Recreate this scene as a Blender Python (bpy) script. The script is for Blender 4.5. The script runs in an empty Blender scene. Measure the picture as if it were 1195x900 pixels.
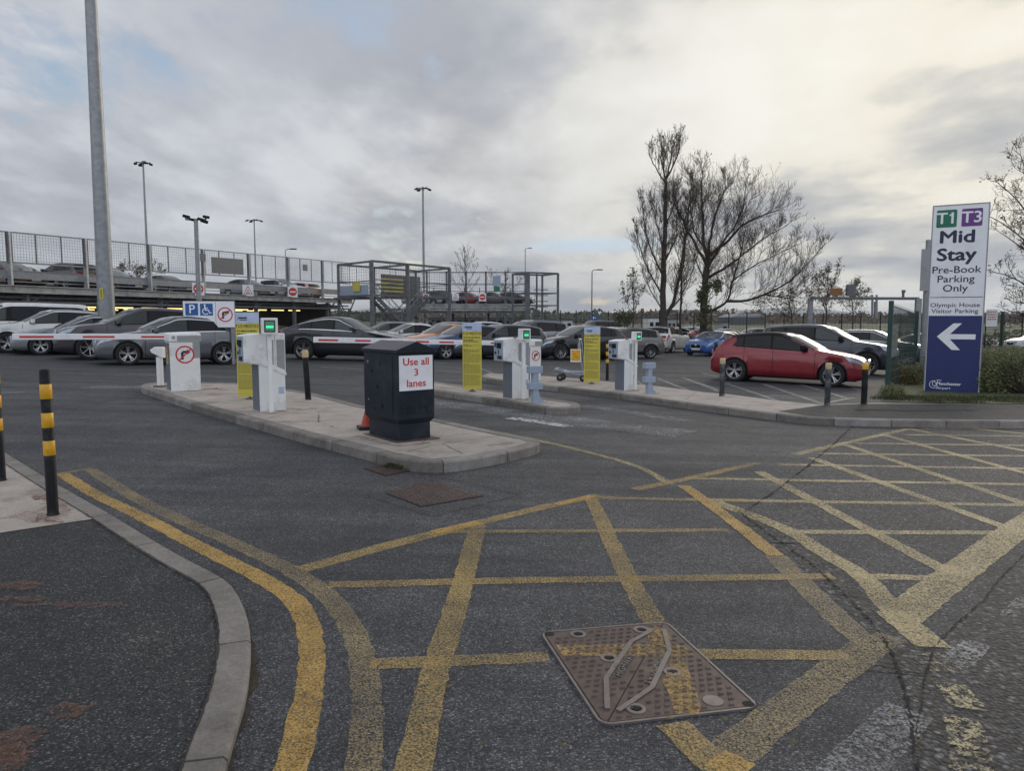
import bpy, math, random
from mathutils import Vector, Matrix
R = math.radians
C = bpy.context.scene.collection
SC = bpy.context.scene
random.seed(7)
F = 850.0; PITCH = math.atan(78/850.0); CAMZ = 1.5
cp, sp = math.cos(PITCH), math.sin(PITCH)

# ---------------------------------------------------------------- terrain and survey helpers
def H(x, y):
    cx = max(-24.0, min(24.0, x)); cy = max(-6.0, min(60.0, y))
    return -(0.022*cx + 0.0067*cy)
def ray(u, v):
    a = u-597.5; y = v-450.0
    return a, F*cp - y*sp, y*cp + F*sp
def G(u, v, dz=0.0):
    a, fw, dn = ray(u, v); z = 0.0
    for i in range(30):
        t = (CAMZ - z)/dn
        z = H(a*t, fw*t) + dz
    return Vector((a*t, fw*t, z))
def at(u, v, Y):
    a, fw, dn = ray(u, v); t = Y/fw
    return Vector((a*t, Y, CAMZ - dn*t))

# ---------------------------------------------------------------- materials
def new_mat(name):
    m = bpy.data.materials.new(name); m.use_nodes = True
    nt = m.node_tree; b = nt.nodes['Principled BSDF']
    return m, nt, b
def N(nt, typ, **kw):
    n = nt.nodes.new(typ)
    for k, v in kw.items():
        if k in n.inputs.keys(): n.inputs[k].default_value = v
        else: setattr(n, k, v)
    return n
def ramp(nt, fac, stops):
    r = nt.nodes.new('ShaderNodeValToRGB')
    el = r.color_ramp.elements
    while len(el) < len(stops): el.new(0.5)
    for e, (p, c) in zip(el, stops):
        e.position = p; e.color = (*c, 1) if len(c) == 3 else c
    nt.links.new(fac, r.inputs[0]); return r
def mix(nt, fac, a, b, typ='MIX'):
    m = nt.nodes.new('ShaderNodeMix'); m.data_type = 'RGBA'; m.blend_type = typ
    for sock, val in ((m.inputs[0], fac), (m.inputs[6], a), (m.inputs[7], b)):
        if hasattr(val, 'links'): nt.links.new(val, sock)
        else: sock.default_value = val if isinstance(val, (int, float)) else (*val, 1)
    return m.outputs[2]
def coord(nt):
    return nt.nodes.new('ShaderNodeTexCoord').outputs['Object']
def noise(nt, scale, detail=3, rough=.6, vec=None):
    n = nt.nodes.new('ShaderNodeTexNoise'); n.inputs['Scale'].default_value = scale
    n.inputs['Detail'].default_value = detail; n.inputs['Roughness'].default_value = rough
    nt.links.new(vec if vec is not None else coord(nt), n.inputs['Vector']); return n.outputs['Fac']
def bump(nt, b, h, strength=.3, dist=.01):
    n = nt.nodes.new('ShaderNodeBump'); n.inputs['Strength'].default_value = strength
    n.inputs['Distance'].default_value = dist
    nt.links.new(h, n.inputs['Height']); nt.links.new(n.outputs[0], b.inputs['Normal']); return n
def plain(name, col, rough=.5, metal=0.0, var=.12, scale=6.0, bmp=0.0, coat=0.0, spec=None, emit=None, dirt=None):
    m, nt, b = new_mat(name)
    f = noise(nt, scale, 4, .65)
    lo = tuple(c*(1-var) for c in col); hi = tuple(min(1, c*(1+var)) for c in col)
    r = ramp(nt, f, [(.3, lo), (.7, hi)])
    out = r.outputs[0]
    if dirt:
        f3 = noise(nt, scale*.45+1.3, 6, .7)
        rr = ramp(nt, f3, [(.5, (0, 0, 0)), (.68, (1, 1, 1))])
        mm = N(nt, 'ShaderNodeMath', operation='MULTIPLY'); nt.links.new(rr.outputs[0], mm.inputs[0]); mm.inputs[1].default_value = dirt[1]
        out = mix(nt, mm.outputs[0], out, dirt[0])
    nt.links.new(out, b.inputs['Base Color'])
    b.inputs['Roughness'].default_value = rough; b.inputs['Metallic'].default_value = metal
    b.inputs['Coat Weight'].default_value = coat; b.inputs['Coat Roughness'].default_value = .06
    if spec is not None: b.inputs['Specular IOR Level'].default_value = spec
    if emit: b.inputs['Emission Color'].default_value = (*emit[0], 1); b.inputs['Emission Strength'].default_value = emit[1]
    if bmp: bump(nt, b, noise(nt, scale*12, 3), bmp, .004)
    return m

def asphalt(name, lo, hi, scale=95.0, bmp=.8, stone=.9, tint=(.14, .14, .145), rough=.72, big=.35, tone=None):
    m, nt, b = new_mat(name); co = coord(nt)
    vo = N(nt, 'ShaderNodeTexVoronoi', Scale=scale); nt.links.new(co, vo.inputs['Vector'])
    n1 = noise(nt, scale*1.7, 2, .7, co)
    # stone colour by cell
    sep = nt.nodes.new('ShaderNodeSeparateColor'); nt.links.new(vo.outputs['Color'], sep.inputs[0])
    stone_c = ramp(nt, sep.outputs[0], [(0, lo), (.55, tuple((a+c)/2 for a, c in zip(lo, hi))), (.86, hi), (1, tint)])
    gap = ramp(nt, vo.outputs['Distance'], [(.25, (1, 1, 1)), (.75, (.22, .22, .22))])
    c1 = mix(nt, stone, stone_c.outputs[0], gap.outputs[0], 'MULTIPLY')
    # broad wear tones
    f = noise(nt, big, 5, .6, co)
    rr = ramp(nt, f, [(.3, (.72, .73, .76)), (.55, (1, 1, 1)), (.75, (1.0, 1.0, 1.0))])
    rr.color_ramp.elements[2].color = (1.3, 1.27, 1.2, 1)
    c2 = mix(nt, 1.0, c1, rr.outputs[0], 'MULTIPLY')
    f2 = noise(nt, 2.6, 6, .72, co)
    r2 = ramp(nt, f2, [(.32, (.74, .745, .77)), (.66, (1.20, 1.19, 1.17))])
    c3 = mix(nt, 1.0, c2, r2.outputs[0], 'MULTIPLY')
    if tone:                       # long stains along the driving line
        mp = N(nt, 'ShaderNodeMapping'); mp.inputs['Rotation'].default_value = (0, 0, R(tone))
        mp.inputs['Scale'].default_value = (.25, 2.2, 1); nt.links.new(co, mp.inputs[0])
        f4 = noise(nt, .8, 5, .6, mp.outputs[0])
        r4 = ramp(nt, f4, [(.4, (.7, .7, .72)), (.62, (1.15, 1.13, 1.1))])
        c3 = mix(nt, 1.0, c3, r4.outputs[0], 'MULTIPLY')
    # drips and scuffs
    dv = N(nt, 'ShaderNodeTexVoronoi', Scale=1.3); wv = noise(nt, 14, 3, .7, co); ds = nt.nodes.new('ShaderNodeSeparateColor')
    nt.links.new(co, dv.inputs['Vector']); nt.links.new(dv.outputs['Color'], ds.inputs[0])
    da = N(nt, 'ShaderNodeMath', operation='MULTIPLY_ADD'); nt.links.new(wv, da.inputs[0]); da.inputs[1].default_value = .16; nt.links.new(dv.outputs['Distance'], da.inputs[2])
    db = N(nt, 'ShaderNodeMath', operation='MULTIPLY_ADD'); nt.links.new(ds.outputs[0], db.inputs[0]); db.inputs[1].default_value = .22; nt.links.new(da.outputs[0], db.inputs[2])
    r5 = ramp(nt, db.outputs[0], [(.17, (.52, .52, .53)), (.26, (1, 1, 1))]); c3 = mix(nt, 1.0, c3, r5.outputs[0], 'MULTIPLY')
    # long wandering scratches and crack-like seams
    cr = N(nt, 'ShaderNodeTexVoronoi', Scale=.55); cr.feature = 'DISTANCE_TO_EDGE'; wc = nt.nodes.new('ShaderNodeVectorMath'); wc.operation = 'ADD'
    nz = nt.nodes.new('ShaderNodeTexNoise'); nz.inputs['Scale'].default_value = 3.0; nz.inputs['Detail'].default_value = 5; nt.links.new(co, nz.inputs['Vector'])
    nt.links.new(co, wc.inputs[0]); nt.links.new(nz.outputs['Color'], wc.inputs[1]); nt.links.new(wc.outputs[0], cr.inputs['Vector'])
    r6 = ramp(nt, cr.outputs['Distance'], [(.0015, (.55, .55, .55)), (.005, (1, 1, 1))]); c3 = mix(nt, .55, c3, r6.outputs[0], 'MULTIPLY')
    nt.links.new(c3, b.inputs['Base Color']); b.inputs['Roughness'].default_value = rough
    b.inputs['Specular IOR Level'].default_value = .35
    hm = N(nt, 'ShaderNodeMath', operation='MULTIPLY_ADD'); nt.links.new(vo.outputs['Distance'], hm.inputs[0])
    hm.inputs[1].default_value = -1.0; nt.links.new(n1, hm.inputs[2])
    bump(nt, b, hm.outputs[0], bmp, .006)
    return m

def paint(name, col, wear=.5, scale=110.0, rough=.6, soft=.20, amax=.93):
    """Road paint, worn through to whatever lies beneath."""
    m, nt, b = new_mat(name); co = coord(nt)
    f = noise(nt, scale, 3, .75, co); g = noise(nt, 1.7, 3, .6, co)
    v = N(nt, 'ShaderNodeTexVoronoi', Scale=95.0); nt.links.new(co, v.inputs['Vector'])
    a = N(nt, 'ShaderNodeMath', operation='MULTIPLY_ADD'); nt.links.new(g, a.inputs[0]); a.inputs[1].default_value = .42; nt.links.new(f, a.inputs[2])
    a2 = N(nt, 'ShaderNodeMath', operation='MULTIPLY_ADD'); nt.links.new(v.outputs['Distance'], a2.inputs[0]); a2.inputs[1].default_value = -.30; nt.links.new(a.outputs[0], a2.inputs[2])
    th = .48 + wear*.22 - .06
    al = ramp(nt, a2.outputs[0], [(th-soft, (0, 0, 0)), (th+soft*.8, (amax, amax, amax))])
    nt.links.new(al.outputs[0], b.inputs['Alpha'])
    t = noise(nt, 9, 5, .7, co)
    r = ramp(nt, t, [(.35, tuple(c*.72 for c in col)), (.65, col)])
    nt.links.new(r.outputs[0], b.inputs['Base Color']); b.inputs['Roughness'].default_value = rough
    b.inputs['Specular IOR Level'].default_value = .3
    bump(nt, b, f, .4, .004)
    return m

def concrete(name, lo, hi, scale=3.0, dirt=(.09, .07, .05), agg=70.0):
    m, nt, b = new_mat(name); co = coord(nt)
    f = noise(nt, scale, 10, .78, co); g = noise(nt, agg, 3, .8, co); s = noise(nt, 1.6, 8, .75, co)
    c = ramp(nt, f, [(.3, lo), (.7, hi)]).outputs[0]
    c = mix(nt, .55, c, ramp(nt, g, [(.35, (.62, .62, .62)), (.6, (1.15, 1.15, 1.15))]).outputs[0], 'MULTIPLY')
    c = mix(nt, ramp(nt, s, [(.52, (0, 0, 0)), (.72, (.75, .75, .75))]).outputs[0], c, dirt)
    nt.links.new(c, b.inputs['Base Color']); b.inputs['Roughness'].default_value = .85
    bump(nt, b, g, .35, .004)
    return m

def car_paint(name, col, metal=.45):
    m, nt, b = new_mat(name)
    f = noise(nt, 2.5, 5, .6)
    c = ramp(nt, f, [(.3, tuple(x*.85 for x in col)), (.75, tuple(min(1, x*1.08+.004) for x in col))])
    nt.links.new(c.outputs[0], b.inputs['Base Color'])
    b.inputs['Metallic'].default_value = metal; b.inputs['Roughness'].default_value = .38
    b.inputs['Coat Weight'].default_value = .9; b.inputs['Coat Roughness'].default_value = .08
    return m
M = {}
M['road_near'] = asphalt('worn fine asphalt', (.052, .054, .060), (.165, .168, .182), 120, .9, .85, (.33, .33, .335), big=.5, tone=45)
M['road_old'] = asphalt('coarse old asphalt', (.036, .037, .042), (.13, .13, .138), 66, 1.0, .95, (.27, .265, .265), big=.7)
M['road_rough'] = asphalt('very coarse broken asphalt', (.024, .024, .027), (.11, .108, .11), 45, 1.0, 1.0, (.27, .26, .255), big=.9)
M['road_far'] = asphalt('car park asphalt', (.038, .040, .046), (.115, .117, .128), 90, .6, .8, (.23, .23, .235), big=.16, tone=45)
M['tarmac'] = asphalt('footway tarmac', (.024, .026, .029), (.09, .093, .098), 130, .9, .9, (.27, .265, .245), rough=.75, big=.8)
M['crack'] = plain('crack filler dark', (.013, .013, .014), .95, bmp=.6)
M['dirt'] = plain('gutter dirt', (.045, .035, .025), .95, var=.5, scale=25, bmp=.8)
M['conc'] = concrete('pale concrete paving', (.31, .27, .24), (.48, .425, .38))
M['conc_grey'] = concrete('grey concrete paving', (.27, .245, .22), (.40, .365, .33))
M['kerb'] = concrete('concrete kerb stone', (.135, .12, .107), (.29, .265, .24), 4, (.06, .055, .045))
M['yel'] = paint('yellow road paint fresh', (.56, .355, .105), .34)
M['yel_w'] = paint('yellow road paint worn', (.46, .355, .19), .98)
M['yel_b'] = paint('flaked yellow paint', (.46, .39, .22), .95, 20, soft=.09, amax=.85)
M['yel_m'] = paint('yellow road paint', (.50, .355, .14), .72)
M['yel_c'] = paint('pale yellow box paint', (.52, .42, .22), .55, 60)
M['yel_p'] = paint('yellow paint on iron', (.50, .33, .11), .72, 30, amax=.8)
M['wht_l'] = paint('white bay paint', (.6, .6, .58), .78, 40)
M['wht_w'] = paint('white paint worn', (.5, .5, .5), 1.2, 45, amax=.75)
M['rust_st'] = paint('rust stain', (.27, .13, .08), .95, 25, soft=.25, amax=.6)
M['salt'] = paint('white grit spill', (.7, .72, .76), 1.12, 42, soft=.045, amax=.75)
M['salt2'] = paint('white salt heap', (.8, .82, .85), .72, 12, soft=.16)
M['kerb_b'] = concrete('weathered kerb stone', (.10, .092, .085), (.22, .20, .18), 6, (.05, .045, .03))
M['kerb_c'] = concrete('light kerb stone', (.17, .16, .15), (.33, .31, .285), 5, (.08, .07, .055))
M['iron'] = plain('rusted iron cover', (.105, .075, .065), .6, .35, .35, 14, .5)
M['iron2'] = plain('worn grey iron', (.19, .165, .155), .5, .5, .2, 20, .3)
M['steel'] = plain('galvanised steel', (.27, .28, .29), .5, .6, .2, 5)
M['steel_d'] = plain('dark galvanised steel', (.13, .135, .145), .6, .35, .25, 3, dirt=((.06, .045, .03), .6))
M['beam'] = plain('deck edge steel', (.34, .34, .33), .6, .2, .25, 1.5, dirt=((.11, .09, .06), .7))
M['wht'] = plain('white powder coat', (.80, .81, .80), .4, 0, .05, 3, dirt=((.33, .29, .23), .5))
M['wht2'] = plain('white sign face', (.82, .83, .86), .45, 0, .03, 3, dirt=((.5, .5, .46), .3))
M['lgrey'] = plain('light grey panel', (.30, .31, .32), .5, 0, .08, 3, dirt=((.2, .18, .15), .5))
M['mgrey'] = plain('blue grey machine door', (.135, .155, .185), .5, 0, .1, 3, dirt=((.1, .09, .08), .5))
M['blk'] = plain('black rubber', (.016, .016, .018), .6, 0, .3, 20)
M['bollard'] = plain('scuffed black bollard', (.007, .008, .010), .5, 0, .3, 9, .3, spec=.2, dirt=((.12, .11, .1), .35))
M['cab'] = plain('dark blue grey cabinet paint', (.010, .017, .028), .45, 0, .2, 2.5, .05, spec=.3, dirt=((.05, .052, .055), .6))
M['cabtop'] = plain('cabinet roof', (.07, .062, .066), .5, 0, .2, 6, .3, dirt=((.13, .1, .1), .6))
M['byel'] = plain('bollard yellow band', (.72, .38, .015), .45, 0, .12, 12, dirt=((.25, .15, .03), .5))
M['btan'] = plain('faded reflective band', (.5, .38, .2), .6, 0, .2, 20)
M['noticeyel'] = plain('yellow notice', (.56, .48, .07), .5, 0, .06, 5)
M['noticeink'] = plain('notice print', (.05, .05, .03), .6)
M['noticeblue'] = plain('pale blue notice head', (.42, .5, .66), .5)
M['red'] = plain('sign red', (.58, .035, .03), .45, 0, .08)
M['orange'] = plain('faded orange plastic', (.42, .055, .025), .55, 0, .15, 12)
M['navy'] = plain('sign navy', (.010, .022, .12), .4, 0, .06, 2)
M['navytext'] = plain('sign navy lettering', (.014, .018, .05), .45)
M['green'] = plain('terminal green', (.0, .15, .075), .4)
M['purple'] = plain('terminal purple', (.13, .03, .21), .4)
M['pblue'] = plain('parking blue', (.01, .095, .33), .4)
M['grn_scr'] = plain('green lit display', (.0, .3, .12), .3, emit=((.03, .9, .35), .9))
M['scr'] = plain('dark glossy screen', (.012, .014, .016), .15)
M['scr_g'] = plain('dim lit screen', (.02, .07, .04), .2, emit=((.08, .22, .12), .35))
M['bars'] = plain('machine blue grey face', (.30, .36, .45), .45, 0, .06)
M['fence'] = plain('dark green fence', (.01, .045, .035), .5, 0, .15, 8)
M['meshg'] = plain('dark green fence wire', (.012, .035, .03), .5)
M['wire'] = plain('grey mesh wire', (.16, .165, .17), .6, .3)
M['grate'] = plain('steel infill panel', (.17, .17, .175), .6, .3)
M['glass'] = plain('tinted car glass', (.006, .007, .009), .03, 0, .1, 2, spec=.28)
M['glass_f'] = plain('clear car glass', (.028, .034, .034), .03, 0, .25, 3, spec=.5)
M['wscreen'] = plain('windscreen glass', (.05, .06, .064), .04, 0, .3, 2, spec=.9)
M['tyre'] = plain('tyre rubber', (.012, .012, .013), .75, 0, .2, 20)
M['rim'] = plain('alloy rim', (.42, .42, .43), .3, .85, .1)
M['rimd'] = plain('wheel well dark', (.02, .02, .021), .6, .3)
M['trim'] = plain('black plastic trim', (.007, .007, .008), .5, 0, .2, spec=.18)
M['chrome'] = plain('chrome strip', (.75, .76, .78), .32, .6, .03)
M['lamp'] = plain('headlamp lens', (.34, .40, .48), .12, .3, .2, 12, coat=1.0)
M['tail'] = plain('tail lamp red', (.24, .012, .015), .2, 0, .2, coat=1.0)
M['plate_w'] = plain('white number plate', (.62, .62, .6), .5)
M['plate_y'] = plain('yellow number plate', (.6, .42, .05), .5)
M['bark'] = plain('dark bark', (.05, .04, .032), .9, 0, .4, 7, .8)
M['twig'] = plain('bare twigs', (.075, .052, .038), .9, 0, .3, 7)
M['leafbrown'] = plain('last autumn leaves', (.12, .085, .025), .7, 0, .5, 2)
M['leafgrn'] = plain('dull green leaves', (.07, .075, .028), .7, 0, .45, 2)
M['hedge'] = plain('hedge leaves', (.095, .11, .035), .65, 0, .5, 3)
M['hedge2'] = plain('russet hedge leaves', (.15, .10, .035), .7, 0, .4, 3)
M['grass'] = plain('verge grass', (.062, .072, .026), .8, 0, .5, 2.5, .6)
M['field'] = plain('airfield grass', (.042, .058, .018), .9, 0, .25, .02)
M['woods'] = plain('far autumn woods', (.085, .06, .04), .9, 0, .6, .02)
M['woodsg'] = plain('far green woods', (.05, .055, .03), .9, 0, .5, .02)
M['hill'] = plain('moorland', (.08, .085, .06), .95, 0, .3, .002)
M['tube'] = plain('fluorescent tube', (.9, .75, .3), .4, emit=((1.0, .74, .28), 1.1))
M['under'] = plain('deck soffit', (.03, .03, .03), .9)
M['deckfloor'] = plain('deck floor', (.07, .07, .072), .9)
M['bldg'] = plain('grey building render', (.34, .35, .36), .8, dirt=((.2, .2, .2), .4))
M['bldgw'] = plain('white building render', (.62, .63, .64), .8)
M['bldgd'] = plain('dark building cladding', (.05, .055, .06), .7)
M['board'] = plain('brown sign board', (.26, .12, .035), .6)

# ---------------------------------------------------------------- mesh builder
class MB:
    def __init__(s): s.v = []; s.f = []; s.mi = []; s.sm = []
    def add(s, vs, fs, mi=0, smooth=False):
        o = len(s.v); s.v += [tuple(p) for p in vs]
        for f in fs: s.f.append(tuple(i+o for i in f)); s.mi.append(mi); s.sm.append(smooth)
        return s
    def box(s, x0, x1, y0, y1, z0, z1, mi=0):
        vs = [(x, y, z) for z in (z0, z1) for y in (y0, y1) for x in (x0, x1)]
        return s.add(vs, [(0, 2, 3, 1), (4, 5, 7, 6), (0, 1, 5, 4), (2, 6, 7, 3), (0, 4, 6, 2), (1, 3, 7, 5)], mi)
    def beam(s, p, q, w, h=None, mi=0, up=Vector((0, 0, 1))):
        h = h or w; p = Vector(p); q = Vector(q); d = (q-p).normalized()
        a = d.cross(up)
        if a.length < 1e-3: a = Vector((1, 0, 0))
        a.normalize(); b = a.cross(d)
        a *= w/2; b *= h/2
        vs = [p-a-b, p+a-b, p+a+b, p-a+b, q-a-b, q+a-b, q+a+b, q-a+b]
        return s.add(vs, [(0, 1, 2, 3), (4, 7, 6, 5), (0, 4, 5, 1), (1, 5, 6, 2), (2, 6, 7, 3), (3, 7, 4, 0)], mi)
    def cyl(s, p, q, r0, r1=None, n=12, mi=0, caps=True, smooth=True):
        r1 = r0 if r1 is None else r1; p = Vector(p); q = Vector(q); d = (q-p)
        if d.length < 1e-6: return s
        d.normalize(); a = d.orthogonal().normalized(); b = d.cross(a)
        vs = []
        for c, r in ((p, r0), (q, r1)):
            for i in range(n):
                t = 2*math.pi*i/n; vs.append(c + a*(r*math.cos(t)) + b*(r*math.sin(t)))
        s.add(vs, [(i, (i+1) % n, n+(i+1) % n, n+i) for i in range(n)], mi, smooth)
        if caps:
            s.add(vs[:n], [tuple(range(n))[::-1]], mi); s.add(vs[n:], [tuple(range(n))], mi)
        return s
    def tube(s, pts, rs, n=5, mi=0):
        pts = [Vector(p) for p in pts]
        if not isinstance(rs, (list, tuple)): rs = [rs]*len(pts)
        vs = []; a = None
        for i, p in enumerate(pts):
            d = (pts[min(i+1, len(pts)-1)] - pts[max(i-1, 0)])
            if d.length < 1e-6: d = Vector((0, 0, 1))
            d.normalize()
            if a is None: a = d.orthogonal().normalized()
            a = (a - d*a.dot(d))
            if a.length < 1e-4: a = d.orthogonal()
            a.normalize(); b = d.cross(a)
            for k in range(n):
                t = 2*math.pi*k/n; vs.append(p + a*(rs[i]*math.cos(t)) + b*(rs[i]*math.sin(t)))
        fs = []
        for i in range(len(pts)-1):
            for k in range(n):
                fs.append((i*n+k, i*n+(k+1) % n, (i+1)*n+(k+1) % n, (i+1)*n+k))
        return s.add(vs, fs, mi, True)
    def lathe(s, prof, n=24, mi=0, c=(0, 0, 0), axis='z', smooth=True):
        vs = []; c = Vector(c)
        for r, z in prof:
            for k in range(n):
                t = 2*math.pi*k/n
                if axis == 'z': p = Vector((r*math.cos(t), r*math.sin(t), z))
                else: p = Vector((r*math.cos(t), z, r*math.sin(t)))
                vs.append(c+p)
        fs = []
        for i in range(len(prof)-1):
            for k in range(n):
                fs.append((i*n+k, i*n+(k+1) % n, (i+1)*n+(k+1) % n, (i+1)*n+k))
        return s.add(vs, fs, mi, smooth)
    def prism(s, poly, z0, z1, mi=0, plane='xy'):
        """poly extruded; plane 'xy' along z, 'xz' along y."""
        n = len(poly)
        if plane == 'xy': vs = [(a, b, z0) for a, b in poly] + [(a, b, z1) for a, b in poly]
        else: vs = [(a, z0, b) for a, b in poly] + [(a, z1, b) for a, b in poly]
        fs = [tuple(range(n))[::-1], tuple(range(n, 2*n))] + [(i, (i+1) % n, n+(i+1) % n, n+i) for i in range(n)]
        return s.add(vs, fs, mi)
    def sheet(s, poly, d, mi=0, t=.002):      # flat figure on a sign face (local xz plane, facing -y)
        return s.prism(poly, d-t, d, mi, 'xz')
    def build(s, name, mats, parent=None, bevel=0.0, loc=None, rotz=None):
        me = bpy.data.meshes.new(name); me.from_pydata(s.v, [], s.f)
        if not isinstance(mats, (list, tuple)): mats = [mats]
        for m in mats: me.materials.append(M[m] if isinstance(m, str) else m)
        me.polygons.foreach_set('material_index', s.mi); me.polygons.foreach_set('use_smooth', s.sm)
        me.update()
        import bmesh
        bm = bmesh.new(); bm.from_mesh(me); bmesh.ops.recalc_face_normals(bm, faces=bm.faces); bm.to_mesh(me); bm.free()
        o = bpy.data.objects.new(name, me); C.objects.link(o)
        if parent: o.parent = parent
        if loc is not None: o.location = loc
        if rotz is not None: o.rotation_euler = (0, 0, rotz)
        if bevel:
            b = o.modifiers.new('Bevel', 'BEVEL'); b.width = bevel; b.segments = 2; b.limit_method = 'ANGLE'; b.angle_limit = R(40)
        return o

def thing(name, label, cat, loc=(0, 0, 0), rotz=0.0, group=None):
    o = bpy.data.objects.new(name, None); C.objects.link(o)
    o.location = loc; o.rotation_euler = (0, 0, rotz); o.empty_display_size = .2
    o['label'] = label; o['category'] = cat
    if group: o['group'] = group
    return o
def tag(o, label, cat, group=None, kind=None):
    o['label'] = label; o['category'] = cat
    if group: o['group'] = group
    if kind: o['kind'] = kind
    return o
def struct(o, label=None, cat=None):
    o['kind'] = 'structure'
    if label: o['label'] = label
    if cat: o['category'] = cat
    return o
def dup(root, loc, rotz, label, group=None):
    r = root.copy(); C.objects.link(r); r.location = loc; r.rotation_euler = (0, 0, rotz)
    r['label'] = label
    if group: r['group'] = group
    def rec(src, dst):
        for ch in list(src.children):
            c = ch.copy(); C.objects.link(c); c.parent = dst; rec(ch, c)
    rec(root, r)
    return r

def text_mb(body, size, cx, cz, d, bold=0.0, t=.002, sx=1.0, align='CENTER', shear=0.0, lsp=1.0):
    if bold:
        out = MB(); k = 0
        for ox, oz in ((-1, 0), (0, 0), (1, 0), (0, .8), (0, -.8)):
            m = text_mb(body, size, cx+ox*bold, cz+oz*bold, d-.0003*k, 0.0, t, sx, align, shear, lsp); k += 1
            out.add(m.v, m.f)
        return out
    return text_one(body, size, cx, cz, d, 0.0, t, sx, align, shear, lsp)
def text_one(body, size, cx, cz, d, bold=0.0, t=.002, sx=1.0, align='CENTER', shear=0.0, lsp=1.0):
    """Lettering as solid letters standing t proud of the sign face (local xz plane)."""
    cu = bpy.data.curves.new('letters', 'FONT'); cu.body = body; cu.size = size; cu.offset = bold
    cu.align_x = align; cu.align_y = 'CENTER'; cu.extrude = t/2; cu.space_character = lsp; cu.resolution_u = 3
    o = bpy.data.objects.new('letters', cu); C.objects.link(o)
    dg = bpy.context.evaluated_depsgraph_get()
    me = bpy.data.meshes.new_from_object(o.evaluated_get(dg))
    mb = MB()
    mb.add([(cx+v.co.x*sx, d - t/2 - v.co.z, cz+v.co.y) for v in me.vertices], [tuple(p.vertices) for p in me.polygons])
    bpy.data.objects.remove(o); bpy.data.curves.remove(cu); bpy.data.meshes.remove(me)
    return mb
def circ(cx, cz, r, n=28): return [(cx+r*math.cos(2*math.pi*i/n), cz+r*math.sin(2*math.pi*i/n)) for i in range(n)]
def ring_mb(mb, cx, cz, r, w, d, mi=0, t=.002, n=28):
    for i in range(n):
        a, b = 2*math.pi*i/n, 2*math.pi*(i+1)/n
        q = [(cx+r*math.cos(a), cz+r*math.sin(a)), (cx+r*math.cos(b), cz+r*math.sin(b)), (cx+(r-w)*math.cos(b), cz+(r-w)*math.sin(b)), (cx+(r-w)*math.cos(a), cz+(r-w)*math.sin(a))]
        mb.sheet(q, d, mi, t)
    return mb
def strip2(p, q, w):
    dx, dz = q[0]-p[0], q[1]-p[1]; L = math.hypot(dx, dz); nx, nz = -dz/L*w/2, dx/L*w/2
    return [(p[0]+nx, p[1]+nz), (q[0]+nx, q[1]+nz), (q[0]-nx, q[1]-nz), (p[0]-nx, p[1]-nz)]
def no_right_turn(parent, cx, cz, r, d):
    a = MB()
    a.sheet(strip2((cx-r*.28, cz-r*.55), (cx-r*.28, cz+r*.25), r*.26), d)
    a.sheet([(cx-r*.41, cz+r*.12), (cx-r*.41, cz+r*.2), (cx-r*.2, cz+r*.42), (cx+r*.25, cz+r*.42), (cx+r*.25, cz+r*.18), (cx-r*.15, cz+r*.18)], d-.0022)
    a.sheet([(cx+r*.2, cz+r*.58), (cx+r*.2, cz+r*.02), (cx+r*.58, cz+r*.3)], d-.0044)
    a.build('turn_arrow', 'blk', parent)
    b = MB(); ring_mb(b, cx, cz, r, r*.16, d-.0008)
    k = r*.68; b.sheet(strip2((cx-k, cz-k), (cx+k, cz+k), r*.13), d-.0068)
    b.build('prohibition_ring', 'red', parent)
# ================================================================ GROUND
def ground_grid(name, xs, ys, mat, off=0.0):
    mb = MB(); vs = [(x, y, H(x, y)+off) for y in ys for x in xs]; n = len(xs)
    mb.add(vs, [(j*n+i, j*n+i+1, (j+1)*n+i+1, (j+1)*n+i) for j in range(len(ys)-1) for i in range(n-1)])
    return struct(mb.build(name, mat))
ground_grid('car_park_surface', [-400, -24, 24, 400], [-40, -6, 60, 84], 'road_far')
ground_grid('airfield', [-900, -24, 24, 900], [84, 400, 1500, 4200], 'field', .02)
def px(l, dz=0.0): return [G(u, v, dz) for u, v in l]
def sheet_px(name, l, mat, off, **kw):
    mb = MB(); mb.add([p+Vector((0, 0, off)) for p in px(l)], [tuple(range(len(l)))])
    return struct(mb.build(name, mat))
SEAM = [(1003, 480), (1000, 493), (976, 516), (941, 546), (905, 574), (866, 600), (905, 630), (945, 658), (980, 690), (1012, 722), (1035, 752), (1051, 790), (1061, 832), (1068, 880), (1078, 960)]
sheet_px('road', [(-420, 1300), (-420, 446), (-50, 446), (170, 448), (560, 434), (760, 436), (900, 440), (1003, 470)] + SEAM + [(1090, 1300)], 'road_near', .004)
old = [(1003, 470)] + SEAM[:11] + [(1047, 763), (1066, 764), (1090, 757), (1118, 728), (1147, 703), (1171, 672), (1195, 650), (1300, 545), (1700, 500), (1700, 470)]
sheet_px('junction_surface', old, 'road_old', .004)
sheet_px('broken_road_edge', [(1047, 763), (1066, 764), (1090, 757), (1118, 728), (1147, 703), (1171, 672), (1195, 650), (1300, 545), (1900, 640), (1700, 1300), (1090, 1300), (1078, 960), (1068, 880), (1061, 832), (1051, 790)], 'road_rough', .004)

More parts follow.
